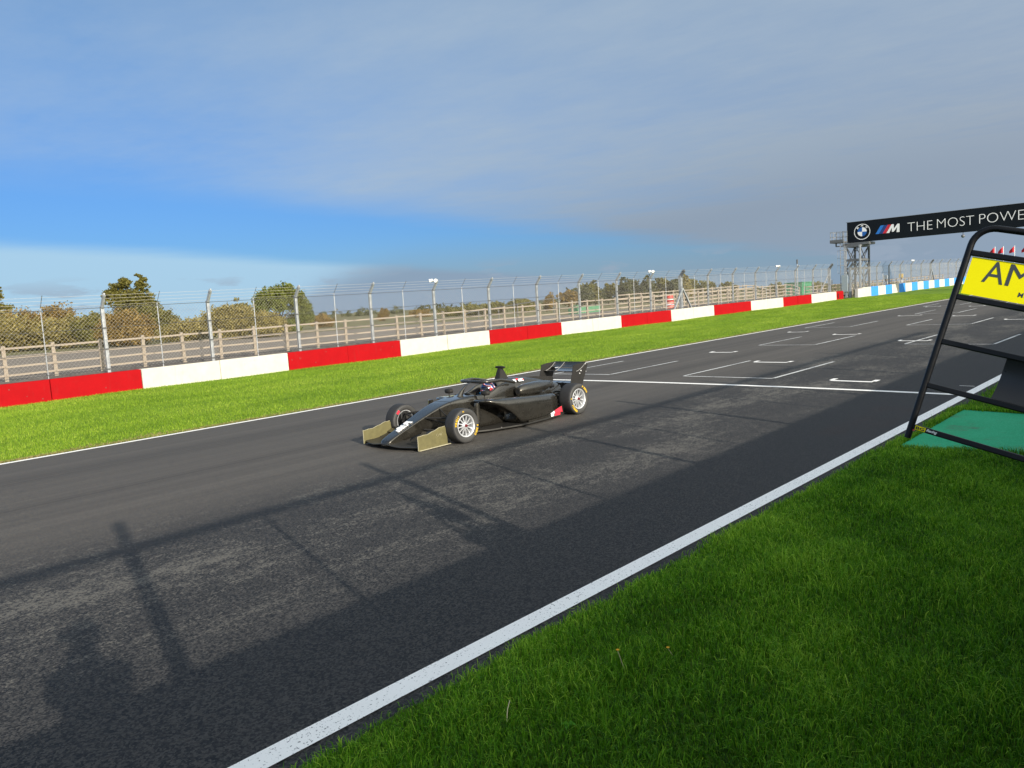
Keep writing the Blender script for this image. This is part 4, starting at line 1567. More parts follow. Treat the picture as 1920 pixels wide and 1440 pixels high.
# ================================================================== RACING CAR
CARX, CARY, CYAW = 7.66, 9.145, radians(0.0)
car = empty('racing_car', (CARX, CARY, zg(CARX, CARY)), (0, -math.atan(G), CYAW))
tag(car, 'unpainted black carbon single seater racing car with bare olive front wing endplates', 'racing car')
M_CARB = carbon_mat('raw_carbon')
M_CARBD = carbon_mat('dark_carbon', (0.045, 0.044, 0.042), 0.45, 0.1, 0.5)
M_CARBM = carbon_mat('matt_black_panel', (0.014, 0.014, 0.0145), 0.66, 0.0, 0.1)
M_KEV = simple('bare_olive_composite', (0.120, 0.106, 0.042), 0.62, 0.0, 0.22, 14.0, 0.2, 40.0)
M_KEVE = simple('chipped_edge', (0.36, 0.33, 0.22), 0.7, 0.0, 0.3, 25.0)
M_TYRE = simple('tyre_rubber', (0.022, 0.022, 0.023), 0.72, 0.0, 0.25, 9.0, 0.25, 45.0)
M_SIDEW = simple('tyre_sidewall', (0.042, 0.041, 0.039), 0.62, 0.0, 0.15, 9.0)
M_RIM = simple('silver_wheel', (0.66, 0.67, 0.68), 0.36, 0.55, 0.06, 20.0)
M_HUB = simple('dark_hub', (0.02, 0.02, 0.021), 0.5, 0.3)
M_NUT = simple('red_wheel_nut', (0.20, 0.018, 0.022), 0.4, 0.5)
M_YEL = simple('yellow_tyre_print', (0.80, 0.50, 0.02), 0.6, 0.0, 0.08)
M_DECW = simple('white_decal', (0.80, 0.80, 0.79), 0.4, 0.0, 0.04)
M_DECR = simple('red_decal', (0.66, 0.035, 0.06), 0.4, 0.0, 0.08)
M_VOID = simple('dark_void', (0.006, 0.006, 0.006), 0.9)


def catmull(xs, ys, x):
    """smooth interpolation through stations (monotone in x)"""
    xs = np.asarray(xs, float)
    ys = np.asarray(ys, float)
    d = np.diff(ys) / np.diff(xs)
    m = np.empty(len(xs))
    m[0], m[-1] = d[0], d[-1]
    for i in range(1, len(xs) - 1):
        m[i] = 0 if d[i - 1] * d[i] <= 0 else 2 * d[i - 1] * d[i] / (d[i - 1] + d[i])
    i = np.clip(np.searchsorted(xs, x) - 1, 0, len(xs) - 2)
    h = xs[i + 1] - xs[i]
    t = (x - xs[i]) / h
    return ((1 + 2 * t) * (1 - t) ** 2 * ys[i] + t * (1 - t) ** 2 * h * m[i]
            + t * t * (3 - 2 * t) * ys[i + 1] + t * t * (t - 1) * h * m[i + 1])


def sect(tc, b, t, w, n, top=1.0, bot=1.0, K=36):
    """superellipse ring: centre tc, from height b to t, half width w; top/bot scale the width there"""
    hc, hh = (b + t) / 2, (t - b) / 2
    out = []
    for k in range(K):
        a = 2 * pi * k / K
        ca, sa = cos(a), sin(a)
        x = math.copysign(abs(ca) ** (2 / n), ca)
        z = math.copysign(abs(sa) ** (2 / n), sa)
        f = top + (bot - top) * (1 - z) / 2 if True else 1
        out.append((tc + w * x * f, hc + hh * z))
    return out


def loft(stations, steps=40, K=36, shear=None, side=1):
    """stations: (s, tc, b, t, w, n, top, bot)"""
    st = np.array(stations, float)
    ss = np.linspace(st[0, 0], st[-1, 0], steps)
    cols = [np.array([float(catmull(st[:, 0], st[:, c], s)) for s in ss]) for c in range(1, 8)]
    rings = []
    for i, s in enumerate(ss):
        tc_, b, t, w, n, tp, bt = (c[i] for c in cols)
        ring = []
        for (y, z) in sect(tc_, b, t, max(w, 0.003), n, tp, bt, K):
            s2 = s if shear is None else s + shear(s, z, b, t)
            ring.append((s2, y * side, z))
        rings.append(ring)
    return rings


# nose and front of the tub
nose = loft([(-0.92, 0, .058, .080, .045, 2.6, 1, 1), (-0.91, 0, .050, .108, .085, 3.0, 1, 1), (-0.86, 0, .048, .140, .112, 5.0, .96, 1),
             (-0.60, 0, .085, .245, .128, 9.0, .96, .80), (-0.25, 0, .135, .380, .158, 11., .95, .74), (0.02, 0, .160, .478, .188, 11., .93, .74),
             (0.22, 0, .160, .533, .212, 10., .90, .82), (0.45, 0, .120, .566, .245, 8.0, .88, .95), (0.70, 0, .070, .580, .285, 6.5, .86, 1.0), (0.80, 0, .06, .582, .295, 6.0, .86, 1.0)], 64, 56)
nose_o = MB().rings(nose).build('nose', M_CARB, car, smooth=38)
MB().tube([Vector(p) for p in nose[44]], 0.0028, 5, closed=True).build('panel_joint', M_VOID, nose_o)
# cockpit sides rising to the head surround
for sd in (-1, 1):
    side_r = loft([(0.78, .232, .06, .580, .068, 3.6, .7, 1), (0.98, .248, .055, .576, .072, 3.6, .6, 1), (1.12, .255, .05, .605, .078, 3.2, .55, 1.05),
                   (1.28, .250, .05, .670, .085, 3.0, .55, 1.1), (1.52, .215, .05, .705, .10, 3.0, .6, 1.1), (1.70, .18, .05, .720, .11, 3.0, .6, 1.1)], 36, 28, None, sd)
    MB().rings(side_r).build('cockpit_side', M_CARB, car, smooth=45)
MB().box((1.17, 0, 0.16), (0.86, 0.38, 0.20)).build('cockpit_floor', M_VOID, car)
MB().box((1.56, 0, 0.45), (0.14, 0.34, 0.46)).build('seat_back', M_VOID, car, bevel=0.03)
MB().tube([(0.86, -.12, .56), (0.83, -.06, .585), (0.825, 0, .595), (0.83, .06, .585), (0.86, .12, .56)], 0.016, 6).build('cockpit_rim', M_CARBD, car)

# roll hoop, engine cover and fin
cover = loft([(1.44, 0, .42, .700, .10, 3.0, .8, 1), (1.50, 0, .36, .735, .160, 3.0, .75, 1.05), (1.64, 0, .28, .752, .205, 2.8, .65, 1.1), (1.95, 0, .22, .725, .225, 2.6, .6, 1.15),
              (2.40, 0, .18, .660, .225, 2.5, .55, 1.2), (2.75, 0, .18, .575, .180, 2.5, .55, 1.2), (3.00, 0, .20, .500, .115, 2.6, .6, 1.2), (3.10, 0, .22, .460, .085, 2.6, .6, 1.2)], 44)
ec = MB().rings(cover).build('engine_cover', M_CARB, car, smooth=45)
MB().plate([(1.86, -.004, .70), (2.08, -.004, .705), (2.45, -.004, .680), (2.95, -.004, .625), (2.97, -.004, .570), (2.90, -.004, .47), (2.35, -.004, .60)], (0, 1, 0), 0.008).build('shark_fin', M_CARBM, car)
# camera mast
for t0 in (-1, 1):
    m = MB()
    m.plate([(1.525, 0.055 * t0, .73), (1.755, 0.055 * t0, .70), (1.645, 0.022 * t0, .915), (1.59, 0.022 * t0, .918)], (0, 0.012 * t0, 0), 0.012)
    m.build('mast_panel', M_CARBM, car)
m = MB()
m.plate([(1.520, -.053, .735), (1.520, .053, .735), (1.585, .020, .916), (1.585, -.020, .916)], (1, 0, 0.3), 0.012)
m.build('mast_panel', M_CARBM, car)
m = MB()
m.tube([(1.62, -.115, .925), (1.62, -.10, .932), (1.62, -.05, .934), (1.62, 0, .936), (1.62, .05, .934), (1.62, .10, .932), (1.62, .115, .925)], [.006, .018, .022, .022, .022, .018, .006], 8)
m.build('camera_pod', M_CARBM, car, smooth=50)
for s, t_, h_, d_, mt in ((1.79, -.140, .688, (.085, .003, .055), M_DECW), (1.96, -.136, .682, (.125, .003, .050), M_DECW), (1.87, -.128, .704, (.055, .003, .026), M_DECR), (2.01, -.1378, .684, (.035, .003, .026), M_DECR)):
    q = Matrix.Rotation(radians(-38), 3, 'X')
    MB().box((s, t_, h_), d_, q).build('decal', mt, ec)

# intake pods on the shoulders of the cover
for sd in (-1, 1):
    pod = loft([(1.600, .395, .475, .600, .062, 2.0, 1, 1), (1.640, .395, .460, .625, .080, 2.0, 1, 1), (1.800, .385, .435, .648, .108, 2.1, 1, 1), (2.050, .36, .43, .650, .118, 2.1, 1, 1),
                (2.350, .315, .46, .630, .092, 2.1, 1, 1), (2.560, .275, .51, .600, .045, 2.1, 1, 1), (2.640, .26, .54, .58, .012, 2.1, 1, 1)], 34, 24, None, sd)
    p_ = MB().rings(pod).build('intake_pod', M_CARB, car, smooth=50)
    MB().lathe([(-0.008, 0.0), (-0.008, .030), (-0.010, .044), (0.03, .052)], 20, 'X', (1.600, .395 * sd, .5375)).build('intake_mouth', M_VOID, p_)
    bl = MB()
    bl.rings(loft([(1.750, .24, .36, .50, .10, 2.4, 1, 1), (2.100, .24, .34, .50, .12, 2.4, 1, 1), (2.600, .16, .34, .48, .08, 2.4, 1, 1)], 12, 20, None, sd))
    bl.build('pod_fairing', M_CARB, car, smooth=50)


# side pods, raked back at the front
def pod_shear(s, z, b, t):
    f = 1 - min(1, max(0, (s - 0.66) / 1.10))
    f = f * f
    u = (t - z) / max(t - b, 1e-3)
    return f * 0.72 * (u ** 1.2)


for sd in (-1, 1):
    sp = loft([(0.60, .440, .32, .520, .150, 3.2, .95, .7), (0.63, .450, .26, .535, .190, 3.4, .97, .75), (0.72, .470, .17, .535, .222, 3.6, 1, .85), (0.95, .485, .075, .520, .232, 4.0, 1, .96),
               (1.35, .486, .045, .492, .236, 4.6, 1, 1), (1.75, .478, .045, .465, .234, 4.6, .98, 1), (2.10, .450, .045, .440, .220, 4.2, .96, 1), (2.32, .415, .05, .415, .195, 3.8, .94, 1.0),
               (2.42, .390, .07, .385, .165, 3.2, .92, 1.0), (2.45, .37, .10, .35, .12, 2.8, .92, 1.0)], 54, 40, pod_shear, sd)
    pod_o = MB().rings(sp).build('sidepod', M_CARB, car, smooth=42)
    MB().tube([Vector(sp[k][31 if sd > 0 else 31]) for k in range(14, 46)], 0.0022, 5).build('panel_joint', M_VOID, pod_o)
    # dark air inlet let into the raked front
    r0 = sp[1]
    tp_ = Vector(max(r0, key=lambda p: p[2]))
    c = Vector((sum(p[0] for p in r0) / len(r0), sum(p[1] for p in r0) / len(r0), sum(p[2] for p in r0) / len(r0)))
    nrm = Vector((-0.55, 0, -0.80)).normalized()
    c = c.lerp(Vector((tp_.x, c.y, tp_.z)), 0.42)
    cc = c.copy()
    r0 = [c + (Vector(p) - (Vector((sum(q[0] for q in sp[1]), sum(q[1] for q in sp[1]), sum(q[2] for q in sp[1]))) / len(sp[1]))) * 0.50 for p in r0]
    ra = [c + (Vector(p) - c) * 1.02 + nrm * 0.016 for p in r0]
    rb = [c + (Vector(p) - c) * 0.90 + nrm * 0.012 for p in r0]
    rc = [c + (Vector(p) - c) * 0.90 + nrm * 0.002 for p in r0]
    MB().rings([[c + (Vector(p) - c) * 1.12 - nrm * 0.012 for p in r0], ra, rb], cap=False).build('inlet_lip', M_CARBD, pod_o, smooth=40)
    MB().rings([[p + nrm * 0.001 for p in rb], [p + nrm * 0.006 for p in rc]], cap=True).build('inlet', M_VOID, pod_o)
    # turning vane ahead of the inlet
    vane = MB()
    rings_ = []
    for zv in np.linspace(0.20, 0.515, 8):
        bw = 0.055 if zv < 0.49 else 0.045
        ring = []
        for a in np.linspace(0, 2 * pi, 14, endpoint=False):
            ring.append((0.50 + bw * cos(a), sd * (0.570 - 0.03 * cos(a) ** 2 + 0.016 * sin(a)), zv))
        rings_.append(ring)
    vane.rings(rings_)
    vo = vane.build('turning_vane', M_CARB, car, smooth=50)
    MB().beam((0.50, sd * .560, .215), (0.60, sd * .46, .07), .03, .012).build('vane_foot', M_CARBD, vo)

# floor
fl = [(.48, .24), (.50, .42), (.72, .56), (1.28, .735), (1.50, .738), (1.9, .725), (2.35, .675), (2.50, .61), (2.58, .50), (2.58, .30)]
m = MB()
top = [(s, t, .062) for s, t in fl] + [(s, -t, .062) for s, t in reversed(fl)]
m.plate([(s, t, .034) for s, t, _ in top], (0, 0, 1), 0.026)
floor_o = m.build('floor', M_CARBD, car, bevel=0.006)
for sd in (-1, 1):
    MB().beam((1.45, sd * .728, .072), (2.36, sd * .668, .080), .014, .045).build('floor_edge', M_CARB, floor_o)
# red and white decals low on the side, in front of the rear wheel
for sd in (-1, 1):
    m = MB()
    wing_ = [(1.98, .695, .066), (2.44, .640, .074), (2.44, .625, .205), (2.28, .645, .170), (1.98, .678, .10)]
    m.plate([(s, sd * t, h) for s, t, h in wing_], (0.12, sd, 0.1), 0.008)
    kick = m.build('kick_up', M_CARB, floor_o)
    for quad, mt in (([(2.06, .683, .080), (2.17, .670, .084), (2.17, .658, .140), (2.06, .670, .112)], M_DECW),
                     ([(2.18, .6685, .084), (2.40, .643, .090), (2.40, .628, .188), (2.18, .656, .143)], M_DECR)):
        m = MB()
        m.plate([(s, sd * (t + 0.011), h) for s, t, h in quad], (0.12, sd, 0.1), 0.002)
        m.build('decal', mt, kick)
    for s0, s1, mt in ((2.05, 2.13, M_DECW), (2.15, 2.31, M_DECR)):
        m = MB()
        y_ = lambda s: sd * (.728 + (s - 1.45) * (.668 - .728) / .91 + .008)
        m.plate([(s0, y_(s0), .058), (s1, y_(s1), .058), (s1, y_(s1), .098), (s0, y_(s0), .098)], (0, sd, 0), 0.002)
        m.build('decal', mt, floor_o)

# halo
hl = MB()
arc = []
for a in np.linspace(-1, 1, 33):
    u = abs(a)
    t_ = math.copysign(min(1, (1 - (1 - min(u / 0.62, 1)) ** 2) ** 0.5 if u < 0.62 else 1), a) * 0.315
    s_ = 0.93 + (1 - sqrt(max(0, 1 - min(u / 0.62, 1) ** 2))) * 0.32 + max(0, u - 0.62) / 0.38 * 0.36
    h_ = 0.775 - 0.01 * u - 0.075 * max(0, (u - 0.62) / 0.38) ** 1.3
    arc.append((s_, t_, h_))
hl.tube(arc, 0.026, 10)
halo = hl.build('halo', M_CARB, car, smooth=60)
hl = MB()
hp = [(0.62, 0, .555), (0.66, 0, .59), (0.72, 0, .665), (0.81, 0, .737), (0.94, 0, .777)]
rings_ = []
for (s, t, h), (wx, wy) in zip(hp, ((.10, .040), (.072, .030), (.048, .023), (.036, .022), (.030, .022))):
    rings_.append([(s + wx * cos(a), t + wy * sin(a), h + 0.25 * wx * cos(a)) for a in np.linspace(0, 2 * pi, 16, endpoint=False)])
hl.rings(rings_)
hl.build('halo_pillar', M_CARB, halo, smooth=60)

# mirrors
for sd in (-1, 1):
    mi = MB()
    mi.rings(loft([(0.76, .43, .605, .640, .03, 2.6, 1, 1), (0.78, .43, .585, .660, .070, 3, 1, 1), (0.84, .43, .583, .662, .075, 3.4, 1, 1)], 10, 20, None, sd))
    mo = mi.build('mirror', M_CARBM, car, smooth=45)
    MB().tube([(0.80, sd * .42, .59), (0.80, sd * .41, .53), (0.80, sd * .36, .50), (0.78, sd * .27, .50)], 0.009, 6).build('stalk', M_CARBM, mo)


# wheels
def tyre_profile(r, w):
    """outer face at offset -w/2"""
    rr = r * 0.655
    hw = w / 2
    return [(-hw * 0.80, rr * 0.97), (-hw * 0.92, rr), (-hw * 1.03, rr + (r - rr) * 0.30), (-hw * 1.05, rr + (r - rr) * 0.55), (-hw * 0.99, r * 0.945), (-hw * 0.90, r * 0.982),
            (-hw * 0.70, r * 0.996), (-hw * 0.3, r), (hw * 0.3, r), (hw * 0.70, r * 0.996), (hw * 0.90, r * 0.982), (hw * 0.99, r * 0.945), (hw * 1.05, rr + (r - rr) * 0.55), (hw * 1.03, rr + (r - rr) * 0.30),
            (hw * 0.92, rr), (hw * 0.80, rr * 0.97)]


def ring_text(txt, r_mid, height, a_mid, y, outer, mat_, parent, up_out=True, stretch=1.0):
    """letters set round the sidewall; outer = -1 for the face looking to -y"""
    V, F = [], []
    me_l = []
    adv = 0
    for ch in txt:
        if ch == ' ':
            adv += height * 0.45
            continue
        me = text_mesh(ch, 1.0, 0.002, 0.02)
        a = np.empty(len(me.vertices) * 3, np.float32)
        me.vertices.foreach_get('co', a)
        a = a.reshape(-1, 3).copy()
        lo, hi = a[:, :2].min(0), a[:, :2].max(0)
        k = height / max(hi[1] - lo[1], 0.3)
        w = (hi[0] - lo[0]) * k * stretch
        a[:, 0] = (a[:, 0] - lo[0]) * k * stretch
        a[:, 1] = (a[:, 1] - (lo[1] + hi[1]) / 2) * k
        fs = [tuple(p.vertices) for p in me.polygons]
        me_l.append((adv, w, a, fs))
        bpy.data.meshes.remove(me)
        adv += w + height * 0.16
    tot = adv
    mb = MB()
    for off, w, a, fs in me_l:
        vs = []
        for (lx, ly, lz) in a:
            arc_ = (off + lx - tot / 2) / r_mid
            if up_out:
                ang = a_mid - arc_
                rr = r_mid + ly
            else:
                ang = a_mid + arc_
                rr = r_mid - ly
            vs.append((rr * cos(ang), y + outer * (0.0015 + lz), rr * sin(ang)))
        mb.add(vs, fs)
    return mb.build('lettering', mat_, parent)


def wheel(s, t, r, w, sd, rot, camber=0.0, label=None):
    """sd = -1 near side (outer face looks to -y)"""
    root = bpy.data.objects.new('wheel', None)
    COL.objects.link(root)
    root.parent = car
    root.location = (s, t, r - 0.004)
    root.rotation_euler = (camber * sd, 0, 0)
    if label:
        root['label'] = label
    sg_ = 1 if sd < 0 else -1
    prof = [(o * sg_, q) for o, q in tyre_profile(r, w)]
    m = MB()
    m.lathe(prof, 56)
    nb = len(prof) - 1
    ty = m.build('tyre', [M_TYRE, M_SIDEW], root, smooth=50)
    for p in ty.data.polygons:
        c = p.center
        rad = sqrt(c.x * c.x + c.z * c.z)
        p.material_index = 1 if rad < r * 0.955 else 0
    rr = r * 0.655
    hw = w / 2
    m = MB()
    m.lathe([(o * sg_, q) for o, q in ((-hw * .84, rr * 1.0), (-hw * .93, rr * 1.0), (-hw * .95, rr * .965), (-hw * .90, rr * .90), (-hw * .62, rr * .87), (-hw * .55, rr * .86), (hw * .3, rr * .82), (hw * .85, rr * .9), (hw * .9, rr))], 56)
    rim = m.build('rim', M_RIM, root, smooth=40)
    face = -hw * 0.58 * sg_
    m = MB()
    ns = 12
    for k in range(ns):
        a = 2 * pi * k / ns + rot
        d = Vector((cos(a), 0, sin(a)))
        n_ = Vector((-sin(a), 0, cos(a)))
        a0, a1 = rr * 0.26, rr * 0.885
        wv0, wv1 = rr * 0.050, rr * 0.034
        y0_, y1_ = face - 0.012 * sg_, face
        vs = []
        for rad, wv, yy in ((a0, wv0, y0_), (a1, wv1, y1_)):
            for q, dy in ((-wv, 0), (wv, 0), (wv, 0.022 * sg_), (-wv, 0.022 * sg_)):
                vs.append(tuple(d * rad + n_ * q + Vector((0, yy + dy, 0))))
        MB().add(vs, [(0, 1, 2, 3), (4, 7, 6, 5), (0, 4, 5, 1), (1, 5, 6, 2), (2, 6, 7, 3), (3, 7, 4, 0)]).build('spoke', M_RIM, rim)
    MB().lathe([((face - 0.030 * sg_), 0.0), ((face - 0.030 * sg_), rr * .20), ((face - 0.012 * sg_), rr * .30), ((face + 0.02 * sg_), rr * .30)], 24).build('hub_ring', M_RIM, rim, smooth=30)
    MB().lathe([((face - 0.058 * sg_), 0.0), ((face - 0.056 * sg_), rr * .10), ((face - 0.030 * sg_), rr * .15), ((face - 0.02 * sg_), rr * .15)], 6).build('wheel_nut', M_NUT, rim)
    MB().lathe([(0.02 * sg_, 0.0), (0.02 * sg_, rr * .80)], 32).build('brake', M_HUB, rim)
    ys = -hw * 1.045 * sg_ - (0.0005 * sg_)
    rm = r * 0.825
    ht = r * 0.135
    if sd < 0:
        ring_text('PIRELLI', rm, ht, rot + 2.55, ys, -1, M_YEL, ty)
        ring_text('P ZERO', rm, ht * 0.9, rot + 2.55 + pi, ys, -1, M_YEL, ty)
        ring_text('F3', rm * 1.02, ht * 0.6, rot + 1.65, ys, -1, M_YEL, ty)
    else:
        ring_text('PIRELLI', rm, ht, 2.3, ys, 1, M_YEL, ty, up_out=True)
        # inner face red patch seen past the nose
        m = MB()
        q0, q1, a0 = r * .74, r * .90, 2.2
        yi = -(-hw * 1.05) * sg_
        vs = []
        for a in np.linspace(a0, a0 + 0.30, 6):
            for q in (q0, q1):
                vs.append((q * cos(a), yi + 0.002 * sg_, q * sin(a)))
        m.add(vs, [(2 * i, 2 * i + 1, 2 * i + 3, 2 * i + 2) for i in range(5)])
        m.build('tyre_label', M_DECR, ty)
    return root


WB = 2.74
FR, RR = 0.260, 0.270
wheel(0.0, -0.72, FR, 0.205, -1, 0.12, 0.035)
wheel(0.0, 0.70, FR, 0.205, 1, 0.0, 0.035)
wheel(WB, -0.64, RR, 0.255, -1, 1.35, 0.02)
wheel(WB, 0.64, RR, 0.255, 1, 0.0, 0.02)

# suspension
for sd in (-1, 1):
    for a, b, r_ in (((0.02, .66, .36), (-.22, .15, .37), .013), ((0.02, .66, .36), (.30, .20, .40), .013), ((0.0, .67, .16), (-.26, .15, .20), .014), ((0.0, .67, .16), (.32, .22, .18), .014),
                     ((0.01, .64, .18), (.06, .18, .47), .012), ((-.10, .66, .28), (-.12, .17, .33), .009)):
        MB().tube([(a[0], sd * a[1], a[2]), (b[0], sd * b[1], b[2])], r_, 7).build('wishbone', M_CARBM, car)
    MB().box((0, sd * .66, .265), (.13, .06, .26)).build('upright', M_HUB, car, bevel=0.02)
    MB().box((0.06, sd * .60, .25), (.12, .05, .18)).build('brake_duct', M_CARBM, car, bevel=0.02)
    for a, b, r_ in (((WB, .60, .38), (WB - .38, .20, .36), .014), ((WB, .60, .38), (WB + .12, .14, .36), .014), ((WB, .60, .16), (WB - .42, .22, .17), .015), ((WB, .60, .16), (WB + .15, .15, .17), .015),
                     ((WB, .60, .27), (WB, .12, .27), .022), ((WB - .02, .58, .18), (WB - .16, .18, .43), .013), ((WB + .08, .60, .25), (WB + .16, .14, .26), .010)):
        MB().tube([(a[0], sd * a[1], a[2]), (b[0], sd * b[1], b[2])], r_, 7).build('wishbone', M_CARBM, car)
    MB().box((WB, sd * .59, .27), (.13, .06, .26)).build('upright', M_HUB, car, bevel=0.02)
    MB().tube([(WB - .34, sd * .17, .46), (WB - .12, sd * .16, .50), (WB + .05, sd * .15, .47)], .028, 8).build('damper', M_HUB, car)
gb = MB().rings(loft([(2.5, 0, .08, .36, .14, 4, .9, .9), (2.8, 0, .09, .40, .125, 4, .9, .9), (3.05, 0, .12, .38, .10, 4, .9, .9), (3.30, 0, .20, .36, .07, 3, 1, 1)], 14, 24)).build('gearbox', M_HUB, car, smooth=40)
# diffuser
for t_ in (-.42, -.21, 0, .21, .42):
    m = MB()
    m.plate([(2.62, t_ - .004, .045), (3.10, t_ - .004, .075), (3.12, t_ - .004, .23), (2.62, t_ - .004, .06)], (0, 1, 0), .008)
    m.build('strake', M_CARBD, car)
m = MB()
m.plate([(2.60, -.5, .062), (3.12, -.44, .22), (3.12, .44, .22), (2.60, .5, .062)], (0, 0, 1), .01)
m.build('diffuser', M_CARBD, car)
MB().box((3.36, 0, .28), (.05, .10, .07)).build('rain_light', simple('dark_red_lens', (0.20, 0.01, 0.01), 0.25), car, bevel=0.01)


# wings
def aerofoil(chord, th, camber, n=14):
    """closed section, leading edge at 0, as (s, h) pairs"""
    up, lo = [], []
    for i in range(n + 1):
        x = 0.5 * (1 - cos(pi * i / n))
        yt = 5 * th * (0.2969 * sqrt(x) - 0.126 * x - 0.3516 * x * x + 0.2843 * x ** 3 - 0.1036 * x ** 4)
        yc = -4 * camber * x * (1 - x)
        up.append((x * chord, (yc + yt) * chord))
        lo.append((x * chord, (yc - yt) * chord))
    return up + lo[-2:0:-1]


def wing_rings(ts, chord, th, camber, aoa, s0, h0, cf=None, hf=None, sf=None):
    rings_ = []
    sec = aerofoil(1.0, th, camber)
    for t_ in ts:
        c_ = chord * (cf(t_) if cf else 1)
        ca, sa = cos(aoa), sin(aoa)
        rings_.append([(s0 + (sf(t_) if sf else 0) + (x * ca - z * sa) * c_, t_, h0 + (hf(t_) if hf else 0) + (x * sa + z * ca) * c_) for x, z in sec])
    return rings_


HW = 0.648
fw = bpy.data.objects.new('front_wing', None)
COL.objects.link(fw)
fw.parent = car
ts = np.linspace(-HW, HW, 31)
MB().rings(wing_rings(ts, 0.30, .10, .05, radians(4), -0.90, .055, None, lambda t: 0.035 * max(0, 1 - abs(t) / .30) ** 1.0, lambda t: 0.16 * (abs(t) / HW) ** 2 - 0.03)).build('main_plane', M_CARBD, fw, smooth=40)
for sd in (-1, 1):
    ts = np.linspace(.17, HW - .004, 12) * sd
    MB().rings(wing_rings(ts, 0.20, .09, .07, radians(17), -0.60, .075, lambda t: 0.75 + 0.25 * abs(t) / HW, None, lambda t: 0.10 * (abs(t) / HW) ** 2)).build('flap', M_CARBD, fw, smooth=40)
    ts = np.linspace(.20, HW - .004, 12) * sd
    MB().rings(wing_rings(ts, 0.14, .09, .07, radians(30), -0.43, .13, lambda t: 0.7 + 0.3 * abs(t) / HW, None, lambda t: 0.08 * (abs(t) / HW) ** 2)).build('flap', M_CARB, fw, smooth=40)
    MB().beam((-.62, sd * .085, .075), (-.52, sd * .075, .16), .16, .02, (0, 1, 0)).build('pylon', M_CARBM, fw)
    # bare olive endplate with a dished top edge
    ep = []
    n_ = 14
    for i in range(n_ + 1):
        u = i / n_
        s_ = -0.80 + 0.52 * u
        ep.append((s_, .222 + 0.008 * u + 0.062 * smooth01(.25, .95, u) - 0.004 * sin(u * 22)))
    ep += [(-.268, .262), (-.262, .19), (-.248, .135), (-.245, .045), (-.245, .018), (-.80, .012), (-.804, .10)]
    m = MB()
    m.plate([(s_, sd * HW, float(h_)) for s_, h_ in ep], (0, sd, 0), .009)
    epo = m.build('endplate', M_KEV, fw, bevel=0.002)
    m = MB()
    m.plate([(-.79, sd * (HW + .006), .010), (-.225, sd * (HW + .006), .018), (-.215, sd * (HW + .045), .020), (-.78, sd * (HW + .022), .010)], (0, 0, 1), .010)
    m.build('foot_plate', M_KEVE, epo)
    m = MB()
    for a, b in zip(ep[:n_], ep[1:n_ + 1]):
        m.beam((a[0], sd * (HW + .0045), float(a[1]) + .001), (b[0], sd * (HW + .0045), float(b[1]) + .001), .0105, .004)
    m.beam((-.803, sd * (HW + .0045), .015), (-.801, sd * (HW + .0045), .22), .0105, .006)
    m.build('chipped_edge', M_KEVE, epo)['kind'] = 'stuff'
    sc_ = MB()
    for k in range(6):
        s_ = -.40 + random.uniform(-.06, .05)
        h_ = .18 + random.uniform(-.05, .05)
        sc_.beam((s_, sd * (HW + .0098), h_), (s_ + random.uniform(.015, .04), sd * (HW + .0098), h_ + random.uniform(.02, .05)), .0015, .003)
    sc_.build('scratches', M_KEVE, epo)['kind'] = 'stuff'

rw = bpy.data.objects.new('rear_wing', None)
COL.objects.link(rw)
rw.parent = car
RW = 0.375
ts = np.linspace(-RW, RW, 5)
MB().rings(wing_rings(ts, 0.23, .10, .08, radians(8), 3.140, .690)).build('main_plane', M_CARB, rw, smooth=40)
MB().rings(wing_rings(ts, 0.17, .08, .09, radians(32), 3.320, .745)).build('flap', M_CARB, rw, smooth=40)
M_PALE = simple('pale_slot_bracket', (0.26, 0.255, 0.245), 0.5)
for t_ in (-.40, .10, .33):
    m = MB()
    sec = [(3.150, 0.695), (3.210, 0.705), (3.270, 0.729), (3.335, 0.759), (3.395, 0.798), (3.435, 0.825)]
    for a, b in zip(sec[:-1], sec[1:]):
        m.beam((a[0], t_, a[1]), (b[0], t_, b[1]), .007, .008)
    m.build('slot_bracket', M_PALE, rw)
for sd in (-1, 1):
    m = MB()
    saw = []
    for k in range(9):
        h_ = .765 - k * .038
        saw += [(3.505 - .020 * k, h_), (3.487 - .020 * k, h_ - .019)]
    poly = [(3.095, .808), (3.23, .820), (3.45, .830), (3.455, .795), (3.51, .79)] + saw + [(3.30, .378), (3.14, .370), (2.975, .372), (2.98, .46), (3.05, .66)]
    m.plate([(s_, sd * RW, h_) for s_, h_ in poly], (0, sd, 0), .008)
    e_ = m.build('endplate', M_CARBM, rw)
    for s_, h_, r_ in ((3.305, .690, .012), (3.265, .645, .010), (3.440, .800, .009), (3.450, .66, .006)):
        MB().cyl((s_, sd * (RW + .007), h_), (s_, sd * (RW + .0115), h_), r_, 8).build('bolt_patch', M_DECW, e_)
MB().rings(wing_rings(np.linspace(-RW, RW, 5), 0.16, .10, .05, radians(6), 3.110, .480)).build('lower_beam', M_CARB, rw, smooth=40)
for t_ in (-.06, .06):
    MB().plate([(3.100, t_ - .004, .36), (3.270, t_ - .004, .34), (3.290, t_ - .004, .49), (3.130, t_ - .004, .49)], (0, 1, 0), .008).build('wing_mount', M_CARBM, rw)

# white name on the nose, read from the cockpit towards the tip
nm = MB()
o_t = Vector((-.28, .085, .352 + .006))
slope = Vector((-.35, 0, -.137)).normalized()
text_obj('nose_lettering', 'Rifa', 0.1, frame((-.40, -.072, .3365), slope, (0, 1, 0)), M_DECW, car, width=0.30, height=0.15, bold=0.004, extrude=0.004)

